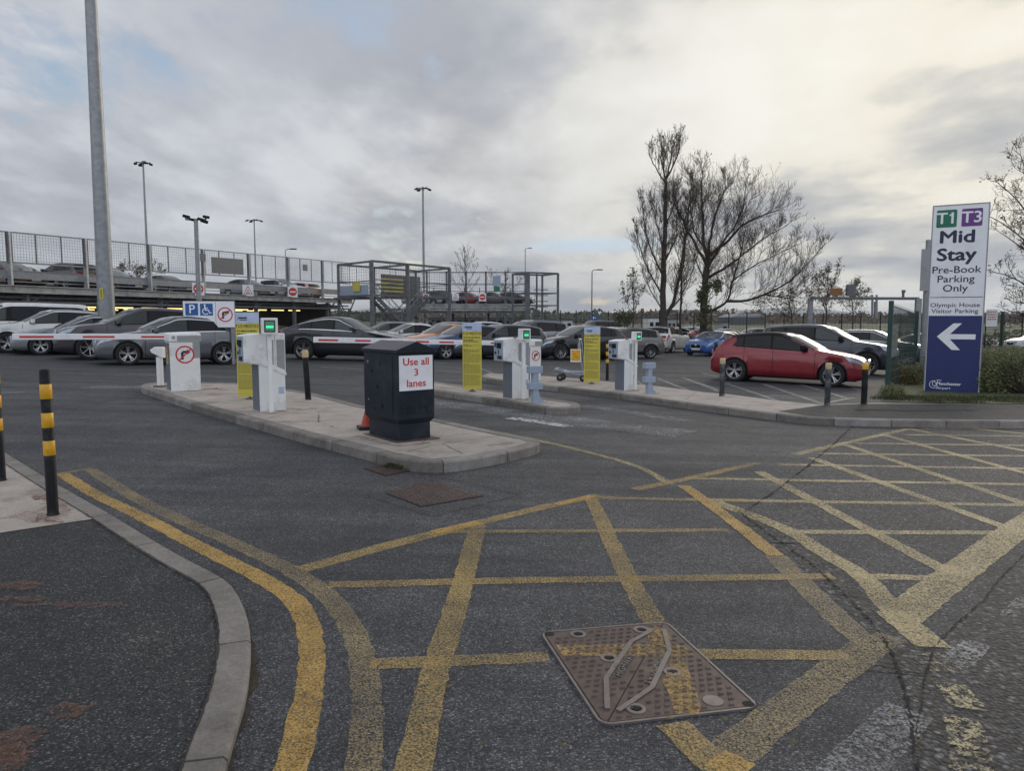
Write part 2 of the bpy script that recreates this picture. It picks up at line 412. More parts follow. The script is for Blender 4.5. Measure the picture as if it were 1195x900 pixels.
def smooth_poly(pts, n=3):
    out = []
    for i in range(len(pts)-1):
        p0 = pts[max(i-1, 0)]; p1 = pts[i]; p2 = pts[i+1]; p3 = pts[min(i+2, len(pts)-1)]
        for k in range(n):
            t = k/n
            out.append(.5*((2*p1)+(-p0+p2)*t+(2*p0-5*p1+4*p2-p3)*t*t+(-p0+3*p1-3*p2+p3)*t**3))
    out.append(pts[-1]); return out
def offset_line(pts, d, closed=False):
    out = []; n = len(pts)
    for i, p in enumerate(pts):
        a = pts[(i-1) % n] if (closed or i > 0) else None; b = pts[(i+1) % n] if (closed or i < n-1) else None
        ds = []
        if a is not None: ds.append((p-a).to_2d().normalized())
        if b is not None: ds.append((b-p).to_2d().normalized())
        if len(ds) == 2:
            t = (ds[0]+ds[1]); t = t.normalized() if t.length > 1e-4 else ds[0]
            c = max(.5, t.dot(ds[0]))
        else: t = ds[0]; c = 1
        nrm = Vector((-t.y, t.x))*(d/c)
        out.append(Vector((p.x+nrm.x, p.y+nrm.y, 0)))
    return out
def line_strip(mb, pts, w, off, jitter=0.0, rnd=random):
    pts = [p.copy() for p in pts]
    L = offset_line(pts, w/2); Rr = offset_line(pts, -w/2); vs = []
    for a, b in zip(L, Rr):
        if jitter:
            a = a + Vector((rnd.uniform(-1, 1), rnd.uniform(-1, 1), 0))*jitter; b = b + Vector((rnd.uniform(-1, 1), rnd.uniform(-1, 1), 0))*jitter
        vs += [(a.x, a.y, H(a.x, a.y)+off), (b.x, b.y, H(b.x, b.y)+off)]
    mb.add(vs, [(2*i, 2*i+1, 2*i+3, 2*i+2) for i in range(len(pts)-1)])
def resample(pts, step):
    out = [pts[0]]; acc = 0
    for a, b in zip(pts, pts[1:]):
        L = (b-a).length; t = step-acc
        while t < L:
            out.append(a.lerp(b, t/L)); t += step
        acc = (acc+L) % step if L else acc
    out.append(pts[-1]); return out
RL = random.Random(31)
def marks(name, lines, mat, off):
    mb = MB(); k = 0
    for l, w in lines:
        P = px(l)
        if len(P) > 2: P = smooth_poly(P, 5)
        near = P[0].y < 9
        line_strip(mb, resample(P, .05 if near else .12), w, off + k*.00012, .0065 if near else .008, RL); k += 1
    return struct(mb.build(name, mat))
# ---- yellow box and kerb lines (worn by wheels)
marks('double_yellow_line', [([(72, 553), (110, 577), (164, 603), (234, 640), (301, 674), (348, 707), (363, 751), (361.5, 801), (351, 854), (338, 905), (315, 980)], .115)], 'yel', .0056)
marks('worn_yellow_line', [([(106, 549), (150, 577), (194, 600), (268, 633), (335, 665), (385, 700), (415, 745), (427, 800), (428, 860), (420, 930), (405, 990)], .12), ([(69, 553.5), (108, 547.5)], .09)], 'yel_w', .0060)
marks('box_border_line', [([(352, 666), (456, 637), (560, 611)], .13), ([(560, 611), (630, 594), (700, 579)], .12), ([(740, 572), (800, 560), (885, 541)], .11)], 'yel_m', .0064)
marks('box_marking', [
    ([(383, 684), (600, 679)], .10), ([(600, 679), (972, 674)], .10), ([(432, 777), (640, 769)], .10), ([(812, 765), (990, 767)], .10), ([(505, 622), (850, 620)], .08),
    ([(700, 582), (872, 586)], .085), ([(558, 614), (532, 710), (505, 795), (482, 905), (470, 960)], .125),
    ([(690, 583), (716, 640), (745, 697), (767, 735)], .12), ([(784, 846), (806, 868), (840, 900), (870, 930)], .13)], 'yel_m', .0070)
marks('box_marking_worn', [([(905, 650), (945, 692), (985, 730), (1022, 762)], .15), ([(1022, 752), (930, 820), (840, 893)], .17), ([(1010, 764), (1040, 745)], .13)], 'yel_w', .0082)
marks('box_marking_bright', [([(798, 568), (830, 591), (868, 620), (905, 650)], .12), ([(835, 888), (870, 905)], .14), ([(650, 590), (692, 580)], .09), ([(506, 623), (560, 611)], .10)], 'yel', .0088)
box = [([(928, 531), (994, 516), (1060, 501)], .11)]
for a, b in [((1058, 508), (1400, 512)), ((998, 518), (1400, 523)), ((957, 530), (1400, 535.5)), ((910, 543), (1400, 551)), ((800, 559), (1400, 570)), ((800, 584), (1400, 594)), ((923, 622), (1170, 623)), ((1003, 674), (1107, 677))]: box.append(([a, b], .10))
for a, b in [((1060, 501), (1400, 566)), ((1030, 508), (1400, 608)), ((987, 520), (1350, 640)), ((947, 535), (1177, 618)), ((885, 551), (1113, 673)), ((1137, 501), (1400, 527)), ((1215, 500), (1400, 515))]: box.append(([a, b], .12))
box += [([(832, 586), (878, 603), (923, 622), (960, 646), (1007, 675), (1045, 718), (1087, 757)], .14), ([(1290, 548), (1195, 613), (1120, 668), (1050, 722)], .21), ([(1040, 716), (1062, 734), (1090, 758)], .17)]
marks('junction_box_marking', box, 'yel_c', .0060)
marks('broken_yellow_marking', [([(1078, 765), (1105, 785)], .16), ([(1108, 800), (1130, 830)], .13), ([(1120, 840), (1130, 870), (1136, 920)], .13)], 'yel_b', .0085)
marks('give_way_marking', [([(1062, 832), (1030, 864), (990, 905), (960, 935)], .18), ([(1140, 752), (1112, 778)], .12), ([(1118, 772), (1136, 760)], .12), ([(1195, 700), (1175, 722)], .07), ([(1172, 716), (1180, 722)], .05)], 'wht_w', .0090)
marks('kerb_yellow_line', [([(955, 493), (1100, 496.5), (1195, 497.5), (1500, 500)], .06), ([(1060, 501), (1195, 500.5), (1500, 504)], .06), ([(770, 466.5), (808, 472)], .06), ([(850, 478), (900, 485.5), (955, 493)], .05),
    ([(512, 491), (560, 501), (632, 515.5), (700, 532), (748, 547), (782, 566)], .09)], 'yel_c', .0060)
# ---- white lines of the car park
marks('bay_marking', [([(0, 459), (30, 458)], .1), ([(95, 453.2), (165, 451.5)], .12), ([(150, 437), (290, 441)], .1), ([(375, 428.5), (424, 431.5)], .12), ([(395, 420), (520, 424)], .1), ([(505, 427.5), (548, 430.5)], .1),
    ([(505, 433), (600, 437.5)], .12), ([(560, 430), (575, 436)], .1), ([(784, 422), (832, 425)], .12), ([(640, 428), (700, 433)], .1),
    ([(848, 448), (907, 468)], .11), ([(892, 449), (957.5, 471)], .11), ([(933, 449), (988, 465)], .11), ([(815, 447), (838, 455)], .11), ([(985, 450), (1003, 455.5)], .11), ([(895, 462), (931, 462.3)], .1), ([(957, 472), (996, 464.5)], .12),
    ([(767, 442), (806, 457)], .11), ([(797, 441), (838, 457)], .11), ([(777, 438.7), (838, 440)], .1), ([(743, 445), (752, 451)], .1), ([(820, 436), (838, 440)], .1), ([(745, 432), (800, 434)], .08), ([(755, 441.5), (770, 442)], .1)], 'wht_l', .0065)
mb = MB(); line_strip(mb, px([(480, 466), (540, 474), (610, 484), (690, 494), (800, 507)]), .8, .008); line_strip(mb, px([(680, 474), (740, 482), (800, 492)]), .35, .0085)
line_strip(mb, px([(100, 452), (140, 452), (180, 452)]), .6, .0085); struct(mb.build('grit_spill', 'salt'))
mb = MB(); line_strip(mb, px([(594, 488.5), (612, 491), (640, 495), (664, 499)]), .26, .013); struct(mb.build('salt_patch', 'salt2'))
# ---- cracks and seams
mb = MB(); rr = random.Random(3)
line_strip(mb, resample(px(SEAM[:6]), .04), .008, .011, .013, rr)
line_strip(mb, resample(px([(862, 598)] + SEAM[6:]), .02), .008, .011, .009, rr)
line_strip(mb, resample(px([(1047, 762), (1066, 764), (1090, 757), (1118, 728), (1147, 703), (1171, 672), (1200, 645), (1300, 545)]), .02), .004, .011, .006, rr)
line_strip(mb, resample(px([(1090, 757), (1080, 790), (1075, 830), (1068, 860)]), .02), .004, .0112, .006, rr)
struct(mb.build('surface_crack', 'crack'))
mb = MB(); rr = random.Random(5)
line_strip(mb, resample(px([(873, 603), (920, 634), (960, 662), (1000, 700), (1040, 745), (1058, 790)]), .05), .26, .0052, .05, rr); struct(mb.build('broken_joint', 'road_rough'))
mb = MB(); q = px([(430, 580), (517, 558.5), (608, 578.5), (505, 604)]); line_strip(mb, resample(q+[q[0]], .06), .007, .010, .004, rr); struct(mb.build('patch_joint', 'dirt'))

# ---------------------------------------------------------------- raised pavings with kerbs
def kerb_run(mb, pts, h, w, closed=False, stone=.91, cham=.018, side=1, ztop=True):
    """kerb stones laid end to end along pts (outer top edge); side=+1 puts the stone to the left of travel."""
    P = resample(pts + ([pts[0]] if closed else []), .13)
    inner = offset_line(P, w*side); mid = offset_line(P, cham*side); cnt = 0
    for i in range(len(P)-1):
        a, b = P[i], P[i+1]; cnt += 1
        g = .10 if cnt % 7 == 0 else 0.0
        def prof(o, m, n_, t):
            z = H(o.x, o.y)
            return [Vector((o.x, o.y, z-.05)), Vector((o.x, o.y, z+h-cham)), Vector((m.x, m.y, z+h)), Vector((n_.x, n_.y, z+h)), Vector((n_.x, n_.y, z-.05))]
        A = prof(a, mid[i], inner[i], 0); B = prof(b, mid[i+1], inner[i+1], 1)
        if g: B = [x.lerp(y, 1-g) for x, y in zip(A, B)]
        fs = [(0, 5, 6, 1), (1, 6, 7, 2), (2, 7, 8, 3), (3, 8, 9, 4)]
        if cnt % 7 == 1 or g: fs += [(0, 1, 2, 3, 4), (5, 9, 8, 7, 6)]
        mb.add(A+B, fs, (0, 1, 0, 2, 0, 0, 1, 2, 0, 1, 0)[((cnt-1)//7*5+3) % 11])
    # dark bed under the joints
    return inner
def slab(name, pts, h, mat, label=None):
    mb = MB(); n = len(pts)
    vs = [(p.x, p.y, H(p.x, p.y)+h) for p in pts] + [(p.x, p.y, H(p.x, p.y)-.04) for p in pts]
    mb.add(vs, [tuple(range(n))] + [(i, (i+1) % n, n+(i+1) % n, n+i) for i in range(n)])
    return struct(mb.build(name, mat))
KH = .12
def island(name, near, far, mat, w=.15):
    """near edge listed left to right, far edge right to left: closed, counter-clockwise."""
    P = smooth_poly(px(near+far+[near[0]], KH), 3)[:-1]
    s = 1
    kb = MB(); inner = kerb_run(kb, P, KH, w, True, side=s)
    o = slab(name, offset_line(P, .03, True), KH-.012, mat)
    k = struct(kb.build('kerb', ['kerb', 'kerb_b', 'kerb_c'], o)); return o, P
NA = [(164, 449.5), (167, 452.5), (187, 459), (234, 474), (292, 489.5), (330, 500), (380, 513), (430, 525.5), (462, 534), (490, 538), (520, 538.5), (560, 533.5), (600, 525.5), (622, 520)]
FA = [(630, 516), (621, 511.5), (585, 504.5), (540, 495.5), (505, 488), (462, 480), (422, 473), (367, 459), (335, 454), (290, 447.5), (234, 446), (180, 446.5)]
isA, PA = island('traffic_island', NA, FA, 'conc')
# patched flags at the near end
sheet_pts = px([(466, 528), (500, 512), (548, 507), (622, 513), (621, 518), (560, 530), (500, 535)], KH)
mb = MB(); mb.add([p+Vector((0, 0, -.008)) for p in sheet_pts], [tuple(range(7))]); struct(mb.build('paving_flags', 'conc_grey'))
mb = MB()
for l in ([(430, 518), (500, 511), (560, 504)], [(475, 527), (505, 519), (560, 511), (598, 506)], [(516, 517), (540, 529)]):
    line_strip(mb, resample(px(l, KH), .1), .007, KH-.006, .003, rr)
struct(mb.build('paving_joint', 'dirt', isA))
NB = [(462, 446), (470, 449.5), (505, 455), (530, 458.7), (580, 466), (612, 471.5), (639, 475.5), (664, 476)]
FB = [(677, 473.5), (672, 469.5), (650, 466.5), (610, 460), (570, 454.5), (530, 448.5), (505, 444.5), (475, 441)]
island('traffic_island', NB, FB, 'conc')
# pavement strip from the third lane along to the right
NC = [(561, 438), (567, 441), (580, 443), (610, 446.5), (640, 450), (680, 454.5), (728, 460), (760, 464.5), (800, 470), (840, 475), (880, 480), (920, 484.5), (945, 487), (972, 488.5), (1010, 489.5), (1080, 490.5), (1195, 491.5), (1500, 493), (1800, 494)]
BC = [(1800, 474), (1500, 472), (1195, 471), (1100, 470), (1032, 469), (1003, 470), (958, 471.5), (907, 467), (850, 459.5), (820, 457), (770, 450.5), (720, 446), (680, 442), (640, 438.6), (600, 436.5), (570, 435.5)]
P = px(NC, KH); P = smooth_poly(P, 3); B = px(BC, KH)
kb = MB(); kerb_run(kb, P, KH, .15, side=1)
foot = slab('footway', [p for p in offset_line(P, .03)] + B, KH-.012, 'conc')
struct(kb.build('kerb', ['kerb', 'kerb_b', 'kerb_c'], foot))
# darker tarmac part of the footway
tp = px([(908, 479.5), (958, 472.5), (1003, 471), (1100, 471), (1195, 472), (1500, 473), (1800, 475), (1800, 493), (1500, 491.5), (1195, 490), (1080, 489), (1010, 488), (972, 487), (945, 485)], KH)
mb = MB(); mb.add([p+Vector((0, 0, -.008)) for p in tp], [tuple(range(len(tp)))]); struct(mb.build('footway_tarmac', 'tarmac'))
mb = MB(); line_strip(mb, resample(px([(1000, 478), (1060, 478.5), (1130, 478)], KH), .2), .22, KH-.003, .05, rr); struct(mb.build('reinstatement_strip', 'dirt'))
# gutter dirt
mb = MB()
line_strip(mb, resample(px([(170, 458), (234, 480.5), (292, 497), (380, 519.5), (455, 540), (500, 546), (560, 541), (620, 527)]), .12), .07, .0075, .035, rr)
line_strip(mb, resample(px([(760, 470), (860, 483), (945, 493), (1010, 495.5), (1195, 497)]), .12), .07, .0075, .04, rr)
line_strip(mb, resample(px([(500, 461), (639, 481), (674, 480)]), .12), .07, .0075, .035, rr)
line_strip(mb, resample(px([(292, 740), (296, 780), (288, 820), (276, 860), (262, 905)]), .06), .035, .0075, .015, rr)
struct(mb.build('gutter_dirt', 'dirt'))
# ---- near left footway
KL = .05
NL = [(-160, 430), (-60, 487), (8.8, 529), (60, 560), (95, 580), (134, 602), (187, 634), (225, 655), (256, 671), (272, 684), (284, 706), (291, 730), (292.5, 761), (287, 808), (275, 848), (261, 900), (235, 1000), (180, 1180)]
P = smooth_poly(px(NL, KL), 4)
kb = MB(); inn = kerb_run(kb, P, KL, .135, side=-1, stone=.9, cham=.014)
back = [G(-700, 1180, KL), G(-1200, 700, KL), G(-700, 450, KL)]
lf = slab('near_footway', [p for p in offset_line(P, -.03)] + [Vector((p.x, p.y, 0)) for p in back], KL-.010, 'tarmac')
struct(kb.build('kerb', ['kerb', 'kerb', 'kerb'], lf))
mb = MB(); line_strip(mb, resample([Vector((p.x, p.y, 0)) for p in inn], .03), .008, KL-.0015, .003, rr); struct(mb.build('kerb_joint', 'dirt'))
cw = px([(-700, 440), (-160, 437), (-60, 495), (7.5, 537), (75, 579), (115, 604), (60, 612), (0, 621), (-200, 650), (-800, 720)], KL)
mb = MB(); mb.add([p+Vector((0, 0, -.006)) for p in cw], [tuple(range(len(cw)))]); struct(mb.build('concrete_paving', 'conc'))
mb = MB()
for (x0, x1, y0, w) in ((-10, 48, 683, .12), (0, 50, 698, .07), (20, 150, 706, .05), (60, 100, 827, .08), (-5, 36, 862, .12), (-20, 30, 885, .14), (60, 95, 835, .04)):
    line_strip(mb, resample(px([(x0, y0), ((x0+x1)/2, y0-1), (x1, y0)], KL), .04), w, KL-.003, .03, rr)
struct(mb.build('rust_stain', 'rust_st'))
mb = MB(); line_strip(mb, resample(px([(20, 600), (55, 607), (75, 590), (50, 575)], KL), .05), .2, KL-.0035, .06, rr); struct(mb.build('dirty_patch', 'rust_st'))

# ---- verge, hedge bank
vg = px([(1032, 469.5), (1100, 470.5), (1195, 471.5), (1500, 472.5), (1800, 474), (1900, 420), (1300, 415), (1100, 418), (1040, 430)], KH)
mb = MB(); mb.add([p+Vector((0, 0, .004)) for p in vg], [tuple(range(len(vg)))]); struct(mb.build('verge', 'grass'))

# ---------------------------------------------------------------- iron covers
def big_cover():
    S = 4.596
    def Q(x, y): return G(630+x/S, 720+y/S)
    A, B_, D_, C_ = Q(25, 100), Q(668, 48), Q(340, 585), Q(1155, 490)
    X = (B_-A); Y = (D_-A)
    wA, hA = ((B_-A).length+(C_-D_).length)/2, ((D_-A).length+(C_-B_).length)/2
    ex = ((B_-A)+(C_-D_)).normalized(); ey = ((D_-A)+(C_-B_)).normalized(); ez = ex.cross(-ey).normalized()
    ey = -(ez.cross(ex)); ctr = (A+B_+C_+D_)/4
    print('cover size', wA, hA, 'corner dot', ex.dot(((D_-A)+(C_-B_)).normalized()))
    rt = thing('inspection_cover', 'large rusty rectangular iron carriageway cover with raised tread and yellow paint across it', 'manhole cover', ctr)
    mt = Matrix((ex, -ey, ez)).transposed().to_4x4()
    rt.rotation_euler = mt.to_euler()
    inv = mt.inverted()
    def L(x, y):
        p = inv @ (Q(x, y)-ctr); return (p.x, p.y)
    w, h = wA/2, hA/2; r = .035
    def rrect(w, h, r, n=5):
        o = []
        for cx, cy, a0 in ((w-r, h-r, 0), (-w+r, h-r, 90), (-w+r, -h+r, 180), (w-r, -h+r, 270)):
            for i in range(n): a = R(a0+90*i/(n-1)); o.append((cx+r*math.cos(a), cy+r*math.sin(a)))
        return o
    o1, o2, o3 = rrect(w+.018, h+.018, r+.018), rrect(w+.006, h+.006, r+.006), rrect(w, h, r)
    b = MB(); n = len(o1)
    for a_, b_ in ((o1, o2),):
        b.add([(x, y, .0125) for x, y in a_]+[(x, y, .0125) for x, y in b_]+[(x, y, -.01) for x, y in a_]+[(x, y, -.01) for x, y in b_],
              [(i, (i+1) % n, n+(i+1) % n, n+i) for i in range(n)] + [(i, (i+1) % n, 2*n+(i+1) % n, 2*n+i) for i in range(n)] + [(n+i, n+(i+1) % n, 3*n+(i+1) % n, 3*n+i) for i in range(n)])
    b.build('frame', 'iron2', rt)
    b = MB(); b.prism(rrect(w+.006, h+.006, r), -.01, .0065); b.build('joint', 'crack', rt)
    b = MB(); b.prism(o3, -.01, .0115); pl = b.build('plate', 'iron', rt)
    z = .0115
    # tread: little wedge studs
    ridges = [[L(*p) for p in l] for l in ([(610, 85), (490, 150), (355, 350), (362, 515)], [(665, 85), (695, 200), (600, 400), (420, 525)])]
    discs = [L(*p) for p in ((205, 108), (545, 85), (370, 237), (710, 312), (515, 512), (928, 468), (50, 105), (1118, 485))]
    dg = [L(660, 50), L(362, 582)]
    def dseg(p, a, b):
        ax, ay = a; bx, by = b; dx, dy = bx-ax, by-ay; t = max(0, min(1, ((p[0]-ax)*dx+(p[1]-ay)*dy)/(dx*dx+dy*dy)))
        return math.hypot(p[0]-ax-t*dx, p[1]-ay-t*dy)
    tb = MB(); cu = L(470, 275); cd = L(605, 320); nx, ny = 15, 19
    for j in range(ny):
        for i in range(nx):
            x = -w+.03+(2*w-.06)*(i+.5*(j % 2))/(nx-.5); y = -h+.025+(2*h-.05)*j/(ny-1); p = (x, y)
            if any(dseg(p, a, b) < .021 for l in ridges for a, b in zip(l, l[1:])): continue
            if any(math.hypot(x-d[0], y-d[1]) < .058 for d in discs) or dseg(p, *dg) < .011: continue
            if dseg(p, L(425, 330), L(500, 230)) < .026 or dseg(p, L(570, 370), L(640, 255)) < .026: continue
            s = .0125
            tb.add([(x-s, y-s*.8, z), (x+s, y-s*.8, z), (x, y+s, z), (x-s*.7, y-s*.5, z+.006), (x+s*.7, y-s*.5, z+.006), (x, y+s*.6, z+.006)], [(0, 1, 4, 3), (1, 2, 5, 4), (2, 0, 3, 5), (3, 4, 5)])
    tb.build('raised_tread', 'iron', rt)
    rb = MB()
    for l in ridges:
        for k, (a, b_) in enumerate(zip(l, l[1:])):
            q = strip2(a, b_, .022); rb.prism(q, z, z+.006+.0003*k)
        for a in l[1:-1]: rb.prism(circ(*a, .011, 12), z, z+.0069)
    rb.build('ridge', 'iron2', rt)
    for d in discs[:5]:
        k = MB(); k.lathe([(.040, z), (.039, z+.004), (.024, z+.004), (.023, z+.001)], 20, c=(d[0], d[1], 0), smooth=False)
        kh = k.build('keyhole_ring', 'iron2', rt)
        k = MB(); k.prism(strip2((d[0]-.02, d[1]), (d[0]+.02, d[1]), .012), z, z+.0036); k.prism(strip2((d[0], d[1]-.014), (d[0], d[1]+.014), .012), z, z+.0038); k.build('key_slot', 'crack', kh)
    k = MB(); k.lathe([(.042, z), (.041, z+.003), (0, z+.0031)], 24, c=(discs[5][0], discs[5][1], 0), smooth=False); k.build('blank_disc', 'iron2', rt)
    for d in discs[6:]: k = MB(); k.prism(circ(d[0], d[1], .024, 18), z, z+.0012); k.build('corner_hole', 'crack', rt)
    k = MB(); k.prism(strip2(dg[0], dg[1], .004), z, z+.0015); k.build('split_line', 'crack', rt)
    # raised letters, read from opposite sides of the split
    for a, b_, flip in ((L(418, 335), L(492, 222), 0), (L(652, 250), L(578, 375), 0)):
        t = text_mb('HIGHWAY', .040, 0, 0, 0, .0008, t=.004)
        dx, dy = b_[0]-a[0], b_[1]-a[1]; an = math.atan2(dy, dx); c0, s0 = math.cos(an), math.sin(an)
        wT = max(v[0] for v in t.v)-min(v[0] for v in t.v); sc = math.hypot(dx, dy)*1.05/wT
        mx, my = (a[0]+b_[0])/2, (a[1]+b_[1])/2
        t.v = [(mx+(x*sc)*c0-(zz*1.15)*s0, my+(x*sc)*s0+(zz*1.15)*c0, z-yy) for x, yy, zz in t.v]
        t.build('lettering', 'iron2', rt)
    k = MB()
    for l in ([(85, 168), (560, 164), (640, 168), (770, 172), (830, 228), (600, 232), (400, 228), (120, 226)], [(575, 75), (640, 66), (720, 130), (780, 260), (830, 390), (862, 500), (850, 545), (725, 543), (690, 430), (655, 360), (700, 290), (690, 200), (580, 150)]):
        k.add([(*L(*p), z+.0026+.0003*len(k.f)) for p in l], [tuple(range(len(l)))])
    k.build('yellow_overpaint', 'yel_p', rt)
big_cover()
def small_cover(name, label, pts, group=None):
    P = px(pts); c = sum(P, Vector())/4; ex = ((P[1]-P[0])+(P[2]-P[3])).normalized(); up = Vector((.022, .0067, 1)).normalized()
    ey = up.cross(ex).normalized(); m = Matrix((ex, ey, up)).transposed().to_4x4(); inv = m.inverted()
    rt = thing(name, label, 'manhole cover', c); rt.rotation_euler = m.to_euler()
    q = [(lambda p: (p.x, p.y))(inv @ (p-c)) for p in P]
    b = MB(); q2 = [(x*1.05, y*1.05) for x, y in q]; b.prism(q2, -.01, .008); b.build('frame', 'crack', rt)
    b = MB(); b.prism(q, -.01, .0105); b.build('plate', 'iron', rt)
    b = MB(); k = 0
    for i in range(14):
        for j in range(12):
            s, t = (i+.5+.25*(j % 2))/14.6, (j+.5)/12
            x = (q[0][0]*(1-s)+q[1][0]*s)*(1-t)+(q[3][0]*(1-s)+q[2][0]*s)*t; y = (q[0][1]*(1-s)+q[1][1]*s)*(1-t)+(q[3][1]*(1-s)+q[2][1]*s)*t
            b.box(x-.011, x+.011, y-.011, y+.011, .0105, .0155)
    b.build('raised_tread', 'iron', rt)
small_cover('inspection_cover', 'small square chequered iron cover in the asphalt patch in front of the island', [(453, 577), (508, 563), (562, 580), (492, 592)])
small_cover('drain_cover', 'low iron drain cover tight against the island kerb beside a weed tuft', [(426, 548), (460, 541), (485, 549), (450, 556)])

mb = MB(); rr = random.Random(44)
for l, w in (([(338, 476), (352, 478), (368, 476)], .16), ([(236, 455), (250, 453), (262, 455)], .2), ([(415, 508), (440, 515), (466, 520), (500, 516)], .10), ([(196, 458), (216, 460), (236, 458)], .06), ([(300, 485), (318, 486.5), (335, 483)], .06), ([(570, 520), (600, 516)], .12)):
    line_strip(mb, resample(px(l, KH), .05), w, KH-.0035, .03, rr)
struct(mb.build('rust_stain', 'rust_st'))
mb = MB()
for l in ([(395, 500), (372, 492), (372, 480)], [(520, 470), (545, 458)], [(640, 472), (655, 468)], [(700, 452), (725, 447)], [(800, 466), (812, 458)]):
    line_strip(mb, resample(px(l, KH), .05), .006, KH-.003, .008, rr)
struct(mb.build('paving_crack', 'dirt'))
# ================================================================ STREET FURNITURE
A45 = R(45)
def pxh(p, v_top):
    """real height of something standing at p whose top shows at row v_top"""
    a, fw, dn = ray(597.5, v_top); t = p.y/fw
    return (CAMZ - dn*t) - p.z
# ---- striped bollards
def striped(u, v, vt, r, label, grp='black and yellow striped bollards', kh=KL):
    p = G(u, v, kh-.006); h = pxh(p, vt)
    t = thing('bollard', label, 'bollard', p, 0, grp)
    b = MB(); b.lathe([(r+.012, -.02), (r, .02), (r, h-.012), (r-.012, h), (0, h+.003)], 24); b.build('post', 'bollard', t)
    for z0, z1 in ((.80, .90), (.605, .705), (.415, .515)):
        c = MB(); c.lathe([(r+.0002, h*z0), (r+.0013, h*z0+.001), (r+.0013, h*z1-.001), (r+.0002, h*z1)], 24); c.build('reflective_band', 'byel', t)
    return t
striped(62, 601, 431, .037, 'black bollard with three yellow bands, the whole one at the left kerb')
striped(1.5, 561, 419, .037, 'black and yellow banded bollard cut off by the left edge of the photo')
striped(708.6, 443, 397, .040, 'distant black and yellow striped bollard between yellow notice and third ticket machine', kh=KH)
def capped(u, v, vt, r, label, cap, lean=0, mat='bollard'):
    p = G(u, v, KH-.012); h = pxh(p, vt)
    t = thing('bollard', label, 'bollard', p, 0, 'slim black bollards with pale heads'); t.rotation_euler = (0, R(lean), 0)
    b = MB(); b.lathe([(r+.006, -.02), (r, .03), (r, h*.85)], 20); b.build('post', mat, t)
    c = MB(); c.lathe([(r+.002, h*.85), (r+.004, h*.86), (r+.004, h-.012), (r-.01, h), (0, h+.002)], 20); c.build('reflective_head', cap, t)
capped(359.8, 466.5, 408.5, .05, 'slim black bollard with tan head behind the dark cabinet, leaning slightly', 'btan', -2.5)
M['bollw'] = plain('peeling black bollard', (.02, .022, .026), .5, 0, .3, 9, .3, dirt=((.25, .27, .29), .9))
capped(842.3, 462.5, 418, .052, 'peeling black bollard in front of the red car rear wheel', 'btan', 0, 'bollw')
capped(965.3, 472.5, 423.5, .053, 'peeling black bollard in front of the red car front wheel', 'btan', 0, 'bollw')
capped(1008, 471.5, 424, .055, 'black bollard with yellow head beside the green fence post', 'byel', 0)

